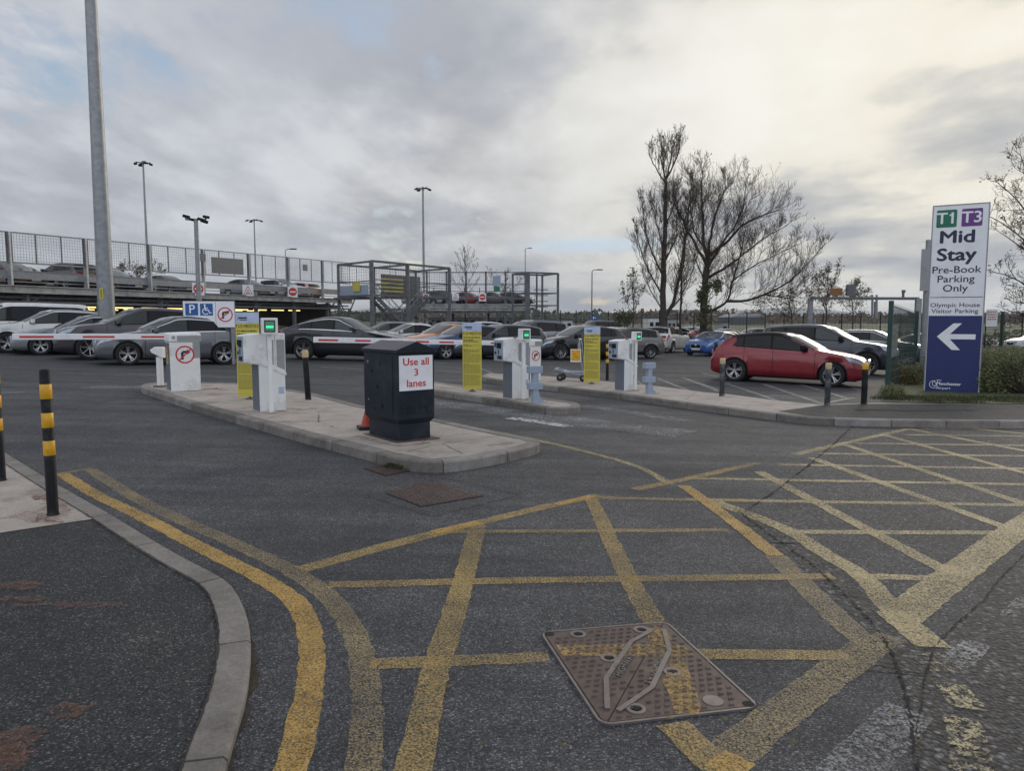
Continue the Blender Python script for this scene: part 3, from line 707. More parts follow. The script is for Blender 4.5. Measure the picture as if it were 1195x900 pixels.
# ---- dark street cabinet
def street_cabinet():
    cpt = G(466, 516, KH-.012); rz = A45-R(6)
    Wd, D = .50, .80            # face with the notice (local -y), flank (local x)
    # local origin: near corner at (-W/2, -D/2)
    c, s = math.cos(rz), math.sin(rz)
    near = Vector((-Wd/2+.04, -D/2+.04, 0)); o = cpt - Vector((near.x*c-near.y*s, near.x*s+near.y*c, 0))
    o.z = H(o.x, o.y)+KH-.012
    t = thing('street_cabinet', 'dark blue grey equipment cabinet with gabled lid and a white notice', 'cabinet', o, rz)
    h = pxh(cpt, 397)*.985
    b = MB(); b.box(-Wd/2-.03, Wd/2+.05, -D/2-.03, D/2+.03, -.02, .012); b.build('foot_plate', 'iron', t, .004)
    b = MB(); b.box(-Wd/2+.04, Wd/2-.04, -D/2+.04, D/2-.04, .0, .20)
    x0, x1, y0, y1 = -Wd/2, Wd/2, -D/2, D/2
    vs = [(x0+.04, y0+.04, .2), (x1-.04, y0+.04, .2), (x1-.04, y1-.04, .2), (x0+.04, y1-.04, .2), (x0, y0, .255), (x1, y0, .255), (x1, y1, .255), (x0, y1, .255)]
    b.add(vs, [(0, 1, 5, 4), (1, 2, 6, 5), (2, 3, 7, 6), (3, 0, 4, 7), (4, 5, 6, 7)]); b.build('plinth', 'cab', t)
    zt = h-.13
    b = MB(); b.box(x0, x1, y0, y1, .255, zt); b.build('body', 'cab', t, .006)
    b = MB(); e = .022
    for (za, zb, k) in ((zt, zt+.035, 0),): b.box(x0-e, x1+e, y0-e, y1+e, za, zb)
    b.build('lid_rim', 'cab', t, .004)
    b = MB(); zz = zt+.035
    vs = [(x0-e, y0-e, zz), (x1+e, y0-e, zz), (x1+e, y1+e, zz), (x0-e, y1+e, zz), (0, y0-e, h), (0, y1+e, h)]
    b.add(vs, [(0, 1, 4), (2, 3, 5), (0, 4, 5, 3), (1, 2, 5, 4), (0, 3, 2, 1)]); b.mi = [1, 1, 0, 0, 1]; b.build('lid', ['cabtop', 'cab'], t, .004)
    # notice
    d = y0-.001; nz0, nz1 = zt-.435, zt-.03
    b = MB(); b.box(-.225, .225, d-.005, d, nz0, nz1); nt_ = b.build('notice', 'wht2', t)
    for k, s_ in enumerate(('Use all', '3', 'lanes')):
        text_mb(s_, .118, 0, nz1-.075-k*.125, d-.005, .002, sx=1.12).build('lettering', 'red', nt_)
    # vents
    b = MB()
    for r_ in range(3):
        for k in range(5):
            cx, cz = -.17+k*.085, .32+r_*.035
            b.add([(cx-.034, d-.001, cz), (cx+.034, d-.001, cz), (cx+.034, d-.012, cz+.006), (cx-.034, d-.012, cz+.006), (cx-.034, d-.001, cz+.02), (cx+.034, d-.001, cz+.02)], [(0, 1, 3, 2), (2, 3, 5, 4), (0, 2, 4), (1, 5, 3)])
    b.build('vent_louvre', 'cab', t)
    b = MB(); b.box(x0-.006, x0-.001, -.30, .30, .30, zt-.03); b.build('door', 'cab', t, .003)
    b = MB(); b.cyl((x0-.015, .27, zt-.12), (x0-.004, .27, zt-.12), .018); b.build('lock', 'steel', t)
    b = MB(); b.cyl((x0-.015, .27, .45), (x0-.004, .27, .45), .012); b.build('lock', 'steel', t)
    b = MB()
    for (yy, zz_, r_) in ((.05, .62, .03), (-.06, .40, .04), (.18, .8, .025), (-.02, .9, .03), (.1, .35, .02)):
        b.add([(x0-.0075, yy+r_*math.cos(a)*random.uniform(.4, 1), zz_+r_*1.3*math.sin(a)*random.uniform(.4, 1)) for a in [R(30*i) for i in range(12)]], [tuple(range(12))])
    b.build('scuff_mark', 'trim', t)
    return t
street_cabinet()

# ---- traffic cone
p = G(428, 501, KH-.012)
t = thing('traffic_cone', 'small orange traffic cone with black base half hidden behind the dark cabinet', 'cone', p, R(20))
b = MB(); b.box(-.115, .115, -.115, .115, 0, .045); b.build('base', 'blk', t, .01)
b = MB(); b.lathe([(.08, .045), (.072, .06), (.026, .22), (.022, .225), (0, .227)], 20); b.build('cone_body', 'orange', t)

# ---- barrier housings
def barrier_housing(u, v, w, d_, h, rz, label, sign=True, warn=True):
    o = G(u, v, KH-.012)
    h = pxh(o, h)
    t = thing('parking_barrier', label, 'barrier', o, rz, 'white lane barriers')
    z1 = h-.17
    b = MB(); b.box(-w/2, w/2, -d_/2, d_/2, 0, z1); b.build('housing', 'wht', t, .012)
    b = MB(); b.box(-w/2-.004, -w/2-.0005, -d_/2+.01, d_/2-.01, .02, z1-.01); b.build('side_door', 'mgrey', t, .002)
    b = MB(); b.box(-w/2-.015, w/2+.03, -d_/2-.02, d_/2+.02, z1+.002, h); b.build('cover', 'wht', t, .03)
    b = MB(); b.box(-w/2+.13, w/2+.031, -d_/2-.0235, -d_/2-.0205, z1+.02, h-.05); b.build('cover_panel', 'lgrey', t)
    if warn:
        b = MB(); b.box(w/2-.12, w/2+.004, -d_/2-.0025, -d_/2-.0005, z1-.30, z1-.005); b.build('corner_panel', 'lgrey', t)
    y = -d_/2-.003
    if sign: no_right_turn(t, 0, z1-.23, min(.165, w*.37), y)
    if warn:
        b = MB(); b.box(-w/2-.008, -w/2-.0055, -.07, .07, z1-.40, z1-.22); wb = b.build('warning_label', 'noticeyel', t)
        b = MB(); b.add([(-w/2-.009, -.08, z1-.20), (-w/2-.009, .08, z1-.20), (-w/2-.009, 0, z1-.04)], [(0, 1, 2)]); b.build('warning_triangle', 'byel', t)
        b = MB()
        for k in range(4): b.box(-w/2-.0095, -w/2-.008, -.05, .05, z1-.25-.035*k, z1-.24-.035*k)
        b.build('print_line', 'noticeink', wb)
        b = MB(); b.cyl((-w/2+.07, y-.03, h-.08), (-w/2+.07, y-.015, h-.08), .03); b.build('lock', 'lgrey', t)
    return t, z1
bh1, z1 = barrier_housing(215, 455.6, .52, .40, 388.5, A45-R(10), 'white lane barrier with large no right turn roundel and its arm reaching left')
bh2, _ = barrier_housing(620, 444.5, .34, .34, 396, A45-R(8), 'white lane barrier behind the second ticket machine, its arm passing behind the dark cabinet', warn=False)
def barrier_arm(par, root_u, root_v, tip_u, tip_v, Y0, Y1, label, n, start):
    a, b_ = at(root_u, root_v, Y0), at(tip_u, tip_v, Y1)
    L = (b_-a).length; ang = math.atan2(b_.y-a.y, b_.x-a.x)
    b = MB(); b.box(-.1, L, -.022, .022, -.058, .058); t = b.build('barrier_arm', 'wht2', par, .01)
    W = Matrix.Translation(a) @ Matrix.Rotation(ang, 4, 'Z') @ Matrix.Rotation(-math.asin((b_.z-a.z)/L), 4, 'Y')
    PW = Matrix.Translation(par.location) @ Matrix.Rotation(par.rotation_euler.z, 4, 'Z')
    t.matrix_local = PW.inverted() @ W
    return t, L, a, ang
def arm_stripes(t, L, a, ang, us):
    c, s_ = math.cos(ang), math.sin(ang)
    def S(u): r = (u-597.5)/850*1.0; r2 = r; return (a.x-r2*a.y*1.0)/(r2*s_-c)
    for u0, u1 in us:
        s0, s1 = sorted((S(u0), S(u1))); s1 = min(s1, L-.06); s0 = max(s0, .05)
        if s1-s0 < .05: continue
        b = MB(); b.box(s0, s1, -.0245, .0245, -.022, .016); b.build('red_stripe', 'red', t)
t, L, a, ang = barrier_arm(bh1, 206, 393, 14.5, 393, 15.6, 13.2, 'white barrier arm with red stripes across the left lane', 3, 0); print('arm1', L)
arm_stripes(t, L, a, ang, [(23, 63), (97, 134), (165, 195)])
t, L, a, ang = barrier_arm(bh2, 612, 401, 366, 396.5, 18.6, 14.6, 'white barrier arm with red stripes passing behind the dark cabinet', 4, 0); print('arm2', L)
arm_stripes(t, L, a, ang, [(371, 394), (414, 432), (452, 470), (485, 500), (512, 529), (545, 558), (572, 588)])

# ---- ticket machines
def ticket_machine(u, v, vt, label, rz=A45-R(8)):
    o = G(u, v, KH-.012); h = pxh(o, vt)
    t = thing('ticket_machine', label, 'ticket machine', o, rz, 'white ticket machines at the lane entries')
    s = h/1.36; y0, y1 = -.19*s, .19*s
    def P(l): return [(x*s, z*s) for x, z in l]
    b = MB(); b.prism(P([(-.13, 0), (.33, 0), (.33, .62), (-.13, .84)]), y0+.012, y1-.012, 0, 'xz'); b.build('pedestal', 'wht', t, .012)
    b = MB(); b.box(-.135*s-.004, -.135*s, y0+.02, y1-.02, .02*s, .84*s); b.build('pedestal_door', 'mgrey', t)
    b = MB(); b.prism(P([(-.38, .86), (-.13, .82), (.34, .60), (.34, 1.36), (-.16, 1.36), (-.38, 1.33)]), y0, y1, 0, 'xz'); hd = b.build('head', 'wht', t, .018)
    # inset side panels and sloping trim on the flank
    b = MB(); b.prism(P([(.03, .86), (.125, .81), (.125, 1.25), (.05, 1.25), (.03, 1.22)]), y0-.003, y0-.0005, 0, 'xz'); b.prism(P([(.18, .785), (.32, .715), (.32, 1.25), (.18, 1.25)]), y0-.003, y0-.0005, 0, 'xz'); b.build('side_panel', 'lgrey', t)
    b = MB(); b.prism(P([(-.14, .86), (.345, .63), (.345, .665), (-.14, .895)]), y0-.008, y0-.0005, 0, 'xz'); b.build('trim_strip', 'wht', t)
    b = MB(); b.lathe([(.001, y0-.004), (.045*s, y0-.004), (.05*s, y0)], 20, c=(-.08*s, 0, 1.12*s), axis='y'); b.build('round_boss', 'wht', t)
    x = -.38*s
    b = MB(); b.box(x-.004, x-.0005, y0+.02, y1-.02, .88*s, 1.31*s); fc = b.build('driver_panel', 'bars', t, .003)
    b = MB(); b.box(x-.012, x-.005, -.10*s, .06*s, 1.13*s, 1.25*s); b.build('screen', 'scr', fc)
    b = MB(); b.box(x-.02, x-.005, -.12*s, .02*s, .90*s, .97*s); b.build('ticket_slot', 'blk', fc)
    b = MB(); b.box(x-.011, x-.005, .09*s, .14*s, 1.16*s, 1.25*s); b.box(x-.011, x-.005, .08*s, .14*s, 1.0*s, 1.06*s); b.box(x-.011, x-.005, -.02*s, .005*s, 1.0*s, 1.1*s); b.build('button', 'blk', fc)
    b = MB(); b.box(-.1*s, -.04*s, y0-.03, y0+.02, 1.362*s, 1.372*s); b.build('lid_hinge', 'blk', t)
    b = MB(); b.box(.012*s, .017*s, y0-.0015, y0-.0003, .90*s, 1.34*s); b.box(.15*s, .155*s, y0-.0015, y0-.0003, .80*s, 1.34*s); b.box(.10*s, .104*s, y0+.0105, y0+.0117, .02*s, .70*s); b.build('panel_seam', 'steel_d', t)
    b = MB(); b.box(.20*s, .30*s, y0+.0100, y0+.0116, .30*s, .42*s); b.build('sticker', 'noticeblue', t)
    b = MB(); b.cyl((-.135*s-.012, .1, .55*s), (-.135*s-.003, .1, .55*s), .014); b.build('lock', 'steel', t)
    b = MB(); b.box(.325*s, .331*s, y0+.1, y1-.1, .2*s, .26*s); b.build('rear_grille', 'steel_d', t)
    return t, h, s
tm1, h1, s1 = ticket_machine(308.5, 479.5, 389, 'white ticket machine with grey base, nearest one on the island behind the dark cabinet')
tm2, h2, s2 = ticket_machine(598, 465.0, 394, 'white ticket machine on the middle island beside a pale blue guard post')
tm3, h3, s3 = ticket_machine(727, 455.5, 396, 'white ticket machine on the far pavement beside the striped bollard')
def display_post(u, v, vt, vb, wpx, label, rz=A45-R(22)):
    o = G(u, v, KH-.012); h = pxh(o, vb); top = pxh(o, vt); w = wpx*o.y/850
    t = thing('lane_display', label, 'display post', o, rz, 'display posts with green screens')
    b = MB(); b.box(-.03, .03, -.03, .03, 0, h+.01); b.build('post', 'wht', t, .006)
    b = MB(); b.cyl((0, 0, 0), (0, 0, .02), .10, n=8); b.build('base_flange', 'conc', t)
    b = MB(); b.box(-w/2, w/2, -.12, .06, h, top); b.build('housing', 'wht', t, .012)
    b = MB(); b.box(-w*.34, w*.34, -.124, -.1205, h+(top-h)*.12, top-(top-h)*.14); sc = b.build('screen', 'scr', t)
    b = MB(); b.box(-w*.27, w*.27, -.127, -.1245, h+(top-h)*.2, top-(top-h)*.22); b.build('lit_window', 'scr_g', sc)
    b = MB(); b.box(-w*.22, w*.22, -.129, -.1275, h+(top-h)*.38, h+(top-h)*.52); b.build('lit_bar', 'grn_scr', sc)
display_post(317, 482.3, 371, 390, 18, 'white post with green display in front of the nearest ticket machine')
display_post(611, 466.8, 383.5, 397, 11.5, 'white post with green display beside the second ticket machine')
display_post(741, 455.8, 387, 397.5, 8.5, 'white post with green display beside the third ticket machine')

# ---- tall yellow notices
def notice(u, v, vt, label, wpx=None, rz=R(5)):
    o = G(u, v, KH-.012); h = pxh(o, vt); w = .385
    t = thing('notice_board', label, 'notice', o, rz, 'tall yellow notices')
    b = MB(); b.box(-w/2, w/2, -.012, .012, .045, h*.875); b.build('yellow_panel', 'noticeyel', t)
    b = MB(); b.box(-w/2, w/2, -.012, .012, h*.876, h); hp = b.build('header_panel', 'noticeblue', t)
    b = MB(); b.box(-w*.36, w*.0, -.0135, -.0122, h*.925, h*.945); b.box(-w*.30, w*.0, -.0135, -.0122, h*.905, h*.915); ring_mb(b, -w*.38, h*.925, .018, .004, -.0122, 0, .0012, 12); b.build('header_print', 'navytext', hp)
    text_mb('T1/3 MIDSTAY', .078, 0, h*.84, -.0122, .0012, .001, sx=.80).build('lettering', 'noticeink', t)
    b = MB(); rr = random.Random(hash(u) % 97); z = h*.80
    for n_, (th, gap, ln) in enumerate([(.022, .032, .86), (.020, .05, .55), (.009, .018, .86), (.008, .016, .8), (.008, .05, .3), (.008, .018, .86), (.008, .016, .5), (.008, .06, .25)] + [(.008, .018, .88)]*3 + [(.008, .03, .4)] + [(.007, .020, .9)]*9 + [(.007, .035, .3)] + [(.007, .020, .9)]*9 + [(.007, .035, .6)] + [(.007, .020, .9)]*12):
        z -= gap
        x = -w*.45; xe = -w*.45+w*ln*rr.uniform(.92, 1.0)
        while x < xe:
            ww = rr.uniform(.02, .06); b.box(x, min(x+ww, xe), -.0133, -.0122, z, z+th); x += ww+.012
        if z < .14: break
    b.build('print_line', 'noticeink', t)
    b = MB(); b.box(-.06, .06, -.05, .12, 0, .02); b.box(-.02, .02, .013, .035, 0, h*.5); b.build('stand', 'steel_d', t)
notice(291.5, 466.0, 364.5, 'tall yellow notice with pale blue head behind the nearest ticket machine')
notice(551.2, 457.0, 376.5, 'tall yellow notice standing alone on the middle island')
notice(690.5, 448.0, 381.5, 'tall yellow notice beside the luggage trolley and striped bollard')

# ---- pale intercom post
p = G(187.5, 451.5, KH-.012); h = pxh(p, 405)
t = thing('sensor_post', 'short pale post with hooded head at the island nose left of the barrier housing', 'post', p, 0)
b = MB(); b.cyl((0, 0, 0), (0, 0, h*.86), .062, n=20); b.build('post', 'wht', t)
b = MB(); b.box(-.1, .1, -.1, .1, 0, .03); b.build('foot_plate', 'steel_d', t)
b = MB(); b.prism([(-.12, h*.86), (.09, h*.72), (.09, h), (-.06, h), (-.15, h*.93)], -.08, .08, 0, 'xz'); b.build('hood', 'wht', t, .015)
b = MB(); b.box(-.07, .07, -.075, -.06, h*.76, h*.88); b.build('sensor_face', 'blk', t)

# ---- pale blue guard posts
def guard(u, v, vt, label, rz=R(28)):
    p = G(u, v, KH-.012); h = pxh(p, vt)
    t = thing('guard_post', label, 'guard post', p, rz, 'pale blue guard posts with two cross plates')
    b = MB(); b.box(-.055, .055, -.045, .045, 0, h-.02); b.build('post', 'bars', t, .006)
    for z in (h-.13, h-.42): b = MB(); b.box(-.135, .135, -.06, .06, z, z+.125); b.build('cross_plate', 'bars', t, .008)
    b = MB(); b.prism([(.055, 0), (.19, 0), (.19, .02), (.12, .07), (.055, .26)], -.01, .01, 0, 'xz'); b.build('gusset', 'bars', t)
    b = MB(); b.box(-.09, .21, -.09, .09, 0, .012); b.build('foot_plate', 'bars', t)
guard(624, 470, 427, 'pale blue steel guard post at the tip of the middle island')
guard(757, 459.5, 423, 'pale blue steel guard post on the far pavement right of the third ticket machine')

# ---- luggage trolley
def trolley():
    p = G(668, 444.5, KH-.012)
    t = thing('luggage_trolley', 'silver luggage trolley with yellow advert panel behind the third notice', 'trolley', p, R(-14))
    b = MB()
    for y in (-.2, .2): b.tube([(-.42, y, .30), (-.1, y, .22), (.3, y, .16), (.46, y, .30)], .017, 8)
    for x, z in ((-.40, .30), (-.2, .25), (0, .20), (.25, .165)): b.tube([(x, -.2, z), (x, .2, z)], .014, 8)
    b.box(-.3, .3, -.12, .12, .225, .24); b.build('frame', 'bars', t)
    b = MB()
    for y in (-.17, .17): b.tube([(.30, y, .18), (.24, y, .55), (.20, y, .95), (.17, y, 1.02)], .015, 8)
    b.tube([(.17, -.2, 1.03), (.17, .2, 1.03)], .026, 8); b.build('handle', 'bars', t)
    b = MB(); b.box(.15, .165, -.16, .16, .62, .95); b.build('basket_panel', 'steel', t)
    b = MB(); b.box(-.02, .24, -.19, -.175, .48, .80); b.build('advert_frame', 'wht2', t)
    b = MB(); b.box(.0, .22, -.1965, -.1905, .52, .78); b.build('advert', 'byel', t)
    for x, y, r in ((-.28, -.2, .085), (.3, -.22, .085), (.3, .22, .085), (-.28, .2, .085)):
        b = MB(); b.lathe([(0, -.02), (r*.5, -.022), (r, -.018), (r, .018), (r*.5, .022), (0, .02)], 18, c=(x, y, r), axis='y'); wh = b.build('wheel', 'blk', t)
        b = MB(); b.lathe([(0, -.026), (r*.4, -.026), (r*.45, .026), (0, .026)], 12, c=(x, y, r), axis='y'); b.build('hub', 'steel', wh)
    b = MB(); b.tube([(-.28, -.2, .09), (-.28, -.2, .26)], .012); b.tube([(-.28, .2, .09), (-.28, .2, .26)], .012); b.build('fork', 'steel_d', t)
trolley()

# ---- direction board on two posts
def parking_sign():
    Y = G(270.5, 426).y; a = at(214.4, 351.5, Y); b_ = at(273.9, 382, Y); w = (b_.x-a.x); h = a.z-b_.z
    cx = (a.x+b_.x)/2; g = H(cx, Y); zc = (a.z+b_.z)/2-g
    t = thing('parking_sign', 'white board with blue parking and wheelchair squares, left arrow and no right turn', 'sign', (cx, Y, g), R(4))
    b = MB(); b.box(-w/2, w/2, -.02, .0, zc-h/2, zc+h/2); b.build('board', 'wht2', t)
    b = MB()
    for x0, x1, z0, z1 in ((-w/2-.01, w/2+.01, zc+h/2-.002, zc+h/2+.018), (-w/2-.01, w/2+.01, zc-h/2-.018, zc-h/2+.002), (-w/2-.018, -w/2+.0, zc-h/2, zc+h/2), (w/2, w/2+.018, zc-h/2, zc+h/2)): b.box(x0, x1, -.024, .004, z0, z1)
    b.build('rim', 'steel_d', t)
    d = -.0205; S = w/355.0   # picture units of the enlarged board
    def X(x): return (x-562.5)*S
    def Z(y): return zc-(y-217.5)*S
    b = MB(); b.sheet([(X(400), Z(140)), (X(488), Z(140)), (X(488), Z(226)), (X(400), Z(226))], d); b.build('parking_square', 'pblue', t)
    text_mb('P', 88*S*1.0, X(445), Z(184), d-.0025, .004).build('lettering', 'wht2', t)
    b = MB(); b.sheet([(X(502), Z(142)), (X(590), Z(142)), (X(590), Z(227)), (X(502), Z(227))], d); b.build('wheelchair_square', 'pblue', t)
    b = MB(); q = d-.0025
    b.sheet(circ(X(535), Z(153), 7*S, 14), q)
    b.sheet(strip2((X(535), Z(160)), (X(539), Z(188)), 9*S), q-.0003); b.sheet(strip2((X(537), Z(173)), (X(556), Z(174)), 6*S), q-.0006); b.sheet(strip2((X(536), Z(188)), (X(560), Z(188)), 8*S), q-.0009)
    b.sheet(strip2((X(557), Z(186)), (X(570), Z(210)), 8*S), q-.0012); b.sheet(strip2((X(567), Z(211)), (X(580), Z(206)), 6*S), q-.0015)
    cx_, cz_, r = X(540), Z(197), 24*S
    for i in range(3, 19):
        a0, a1 = R(-40-15*(i-3)*1.0), R(-40-15*(i-2)*1.0)
        b.sheet([(cx_+r*math.cos(a0), cz_+r*math.sin(a0)), (cx_+r*math.cos(a1), cz_+r*math.sin(a1)), (cx_+(r-6*S)*math.cos(a1), cz_+(r-6*S)*math.sin(a1)), (cx_+(r-6*S)*math.cos(a0), cz_+(r-6*S)*math.sin(a0))], q)
    b.build('wheelchair_symbol', 'wht2', t)
    b = MB(); b.sheet([(X(562), Z(262)), (X(562), Z(280)), (X(476), Z(280)), (X(490), Z(303)), (X(465), Z(303)), (X(435), Z(271)), (X(465), Z(239)), (X(490), Z(239)), (X(476), Z(262))], d); b.build('arrow', 'blk', t)
    b = MB(); b.sheet([(X(608), Z(128)), (X(610), Z(128)), (X(610), Z(308)), (X(608), Z(308))], d); b.build('divider', 'steel_d', t)
    no_right_turn(t, X(674), Z(220), 53*S, d)
    for x in (X(418), X(718)): b = MB(); b.cyl((x, .035, 0), (x, .035, zc+h/2-.03), .05 if x < 0 else .055, n=14); b.build('post', 'steel', t)
parking_sign()

# ---- big white and navy entrance sign
def entrance_sign():
    pl, pr = at(1078, 458.5, 17.3), at(1142, 461.5, 16.75)
    c = (pl+pr)/2; w = (pr-pl).to_2d().length; ang = math.atan2(pr.y-pl.y, pr.x-pl.x)
    zb = c.z; g = H(c.x, c.y)+KH; zt = at(1123, 239, c.y).z; h = zt-zb
    print('entrance sign w h', w, h, 'clear', zb-g)
    t = thing('entrance_sign', 'tall white and navy sign panel with terminal badges, Mid Stay and a left arrow', 'sign', (c.x, c.y, g), ang)
    z0 = zb-g; S = h/820.0     # enlarged picture: 820 units tall, 256 wide at right scale
    def Z(y): return z0+h-(y-36)*S      # y in the enlarged picture at left edge
    Wn = w/2
    b = MB(); b.box(-Wn, Wn, -.06, .06, z0, z0+h); b.build('case', 'wht2', t, .008)
    b = MB(); d = -.0605
    b.box(-Wn-.012, -Wn+.012, -.066, .066, z0-.012, z0+h+.012); b.box(Wn-.012, Wn+.012, -.066, .066, z0-.012, z0+h+.012); b.box(-Wn+.012, Wn-.012, -.066, .066, z0-.014, z0+.010); b.box(-Wn+.012, Wn-.012, -.066, .066, z0+h-.010, z0+h+.014)
    b.build('edge_frame', 'steel', t)
    zn = Z(512); b = MB(); b.box(-Wn+.02, Wn-.02, -.0635, -.0605, z0+.015, zn); nv = b.build('navy_panel', 'navy', t)
    b = MB(); b.box(-Wn+.03, Wn-.03, -.0635, -.0605, Z(433), Z(430)); b.build('divider', 'steel_d', t)
    u = w/240.0
    def X(x): return (x-120)*u
    for s_, m, x0 in (('T1', 'green', 17), ('T3', 'purple', 125)):
        b = MB(); x1 = x0+88; zA, zB = Z(55), Z(130); r = .03
        pts = []
        for cx, cz, a0 in ((X(x1)-r, zA-r, 0), (X(x0)+r, zA-r, 90), (X(x0)+r, zB+r, 180), (X(x1)-r, zB+r, 270)):
            for i in range(5): an = R(a0+22.5*i); pts.append((cx+r*math.cos(an), cz+r*math.sin(an)))
        b.sheet(pts, d, 0, .003); bd = b.build('terminal_badge', m, t)
        text_mb(s_, 49*S/.73, (X(x0)+X(x1))/2, (zA+zB)/2-.004, d-.0035, .006, sx=1.05).build('lettering', 'wht2', bd)
        if s_ == 'T1':
            b = MB(); bx = (X(x0)+X(x1))/2+.105; b.sheet(strip2((bx, zA-.10), (bx-.05, zA-.135), .03), d-.0056); b.build('numeral_flag', 'wht2', bd)
    text_mb('Mid', 54*S/.73, X(110), Z(174), d, .014, sx=1.22).build('lettering', 'navytext', t)
    text_mb('Stay', 54*S/.73, X(110), Z(250), d, .014, sx=1.20).build('lettering', 'navytext', t)
    for s_, y in (('Pre-Book', 314), ('Parking', 354), ('Only', 394)): text_mb(s_, 31*S/.73, X(113), Z(y), d, .0025, sx=1.12).build('lettering', 'navytext', t)
    for s_, y in (('Olympic House', 466), ('Visitor Parking', 492)): text_mb(s_, 19*S/.73, X(116), Z(y), d, .0012, sx=1.13).build('lettering', 'navytext', t)
    b = MB(); x = lambda a: X(a-33); q = [(245, 592), (245, 614), (135, 614), (182, 661), (146, 661), (78, 603), (148, 545), (184, 545), (135, 592)]
    b.sheet([(x(a), Z(y)) for a, y in q], -.064, 0, .003); b.build('arrow', 'wht2', nv)
    # maker's mark at the foot
    k = -.064
    b = MB()
    for (cx, cy, r, a0, a1) in ((42, 815, 20, 60, 300), (50, 812, 15, 100, 290), (34, 822, 24, -10, 60), (30, 800, 30, -55, 5)):
        st = 10
        for i in range(st):
            aa, ab = R(a0+(a1-a0)*i/st), R(a0+(a1-a0)*(i+1)/st)
            b.sheet([(X(cx)+r*u*math.cos(aa), Z(cy)+r*u*math.sin(aa)), (X(cx)+r*u*math.cos(ab), Z(cy)+r*u*math.sin(ab)), (X(cx)+(r-2.2)*u*math.cos(ab), Z(cy)+(r-2.2)*u*math.sin(ab)), (X(cx)+(r-2.2)*u*math.cos(aa), Z(cy)+(r-2.2)*u*math.sin(aa))], k-.0003*(i % 2), 0, .0015)
    b.build('emblem', 'wht2', nv)
    text_mb('Manchester', .10, X(54), Z(811), k, .002, .0015, sx=1.05, align='LEFT').build('lettering', 'wht2', nv)
    text_mb('Airport', .09, X(54), Z(830), k, .0, .0015, sx=1.05, align='LEFT').build('lettering', 'wht2', nv)
    text_mb('MAG', .045, X(54), Z(796), k, .0, .0015, sx=1.05, align='LEFT').build('lettering', 'wht2', nv)
    for xx in (-Wn*.6, Wn*.6): b = MB(); b.cyl((xx, .0, -.1), (xx, .0, z0+.02), .05); b.build('foot_post', 'steel_d', t)
entrance_sign()
# ---- back of a road sign on a tall post
p = at(1075, 455, 19.6); g = H(p.x, 19.6)+KH
t = thing('road_sign', 'back of a grey road sign on a tall steel post behind the entrance sign', 'sign', (p.x, 19.6, g), R(-8))
hz = at(1075, 280, 19.6).z-g
b = MB(); b.cyl((0, 0, 0), (0, 0, hz), .07, n=16); b.build('post', 'steel', t)
b = MB(); b.box(-.22, .42, -.15, -.13, hz-1.35, hz-.25); b.build('sign_plate', 'lgrey', t)
b = MB()
for z in (hz-1.2, hz-.8, hz-.4): b.box(-.2, .40, -.128, -.08, z, z+.05)
b.build('back_rail', 'steel', t)

# ---- green mesh fencing
def mesh_fence(p0, p1, h, label, posts, post_r=.05, gx=.06, gz=.2, extra=None, grp='dark green mesh fences', nogrid=False, postmat='fence'):
    L = (p1-p0).to_2d().length; ang = math.atan2(p1.y-p0.y, p1.x-p0.x)
    t = thing('mesh_fence', label, 'fence', p0, ang, grp); sl = (p1.z-p0.z)
    for x in posts:
        b = MB(); b.box(x*L-post_r, x*L+post_r, -post_r, post_r, sl*x, sl*x+h+.08); b.build('fence_post', postmat, t)
    b = MB(); n = int(L/gx)
    for i in range(n+1): x = L*i/n; b.beam((x, 0, .05+sl*i/n), (x, 0, h+sl*i/n), .004)
    m = int(h/gz)
    for j in range(m+1):
        z = .06+(h-.08)*j/m; b.beam((0, -.009, z), (L, -.009, z+sl), .006)
    for z in (.3*h, .62*h, h-.05):
        b.beam((0, -.03, z), (L, -.03, z+sl), .008); b.beam((0, -.03, z+.07), (L, -.03, z+.07+sl), .008)
    b.build('wire_mesh', 'meshg', t)
    return t, L
fa, fb = at(1035, 465, 17.2), at(1066, 452, 22.5); fa.z = H(fa.x, fa.y)+KH; fb.z = H(fb.x, fb.y)+.05
t, L = mesh_fence(fa, fb, pxh(fa, 355), 'dark green mesh fence panel running back from the kerb beside the entrance sign', [0, 1])
b = MB(); b.box(.25, 1.75, .012, .03, .75, 1.52); b.build('grey_notice_back', 'wht2', t)
fc = at(1166, 440, 26.5); fc.z = H(fc.x, fc.y)
t, L = mesh_fence(fb+Vector((.25, .1, 0)), fc, 2.25, 'dark green mesh fence behind the hedge right of the entrance sign', [.5, 1])
fd = at(1330, 440, 30); fd.z = H(fd.x, fd.y)
mesh_fence(fc+Vector((.2, .05, 0)), fd, 1.6, 'low mesh fence leading off the right edge past the white car', [.5, 1], gx=.07)
# poster on that fence
p = at(1157, 371, 25.7)
b = MB(); b.box(-.27, .27, -.02, 0, -.3, .3)
t = thing('poster', 'small pinkish poster fixed to the fence just right of the entrance sign', 'poster', p, R(20))
b.build('sheet', 'wht2', t)
b = MB(); rr = random.Random(4)
for k in range(4):
    x = -.22
    while x < .2: ww = rr.uniform(.04, .1); b.box(x, min(.22, x+ww), -.0225, -.0205, .18-k*.085, .23-k*.085); x += ww+.02
b.build('print_block', plain('faded pink print', (.45, .22, .2), .6), t)
# ================================================================ CARS
def interp(pts, x):
    if x <= pts[0][0]: return pts[0][1]
    for (a, va), (b, vb) in zip(pts, pts[1:]):
        if x <= b:
            t = (x-a)/(b-a); return va+(vb-va)*t
    return pts[-1][1]
def smoothed(pts, x, k=.05): return (interp(pts, x-k)+2*interp(pts, x)+interp(pts, x+k))/4
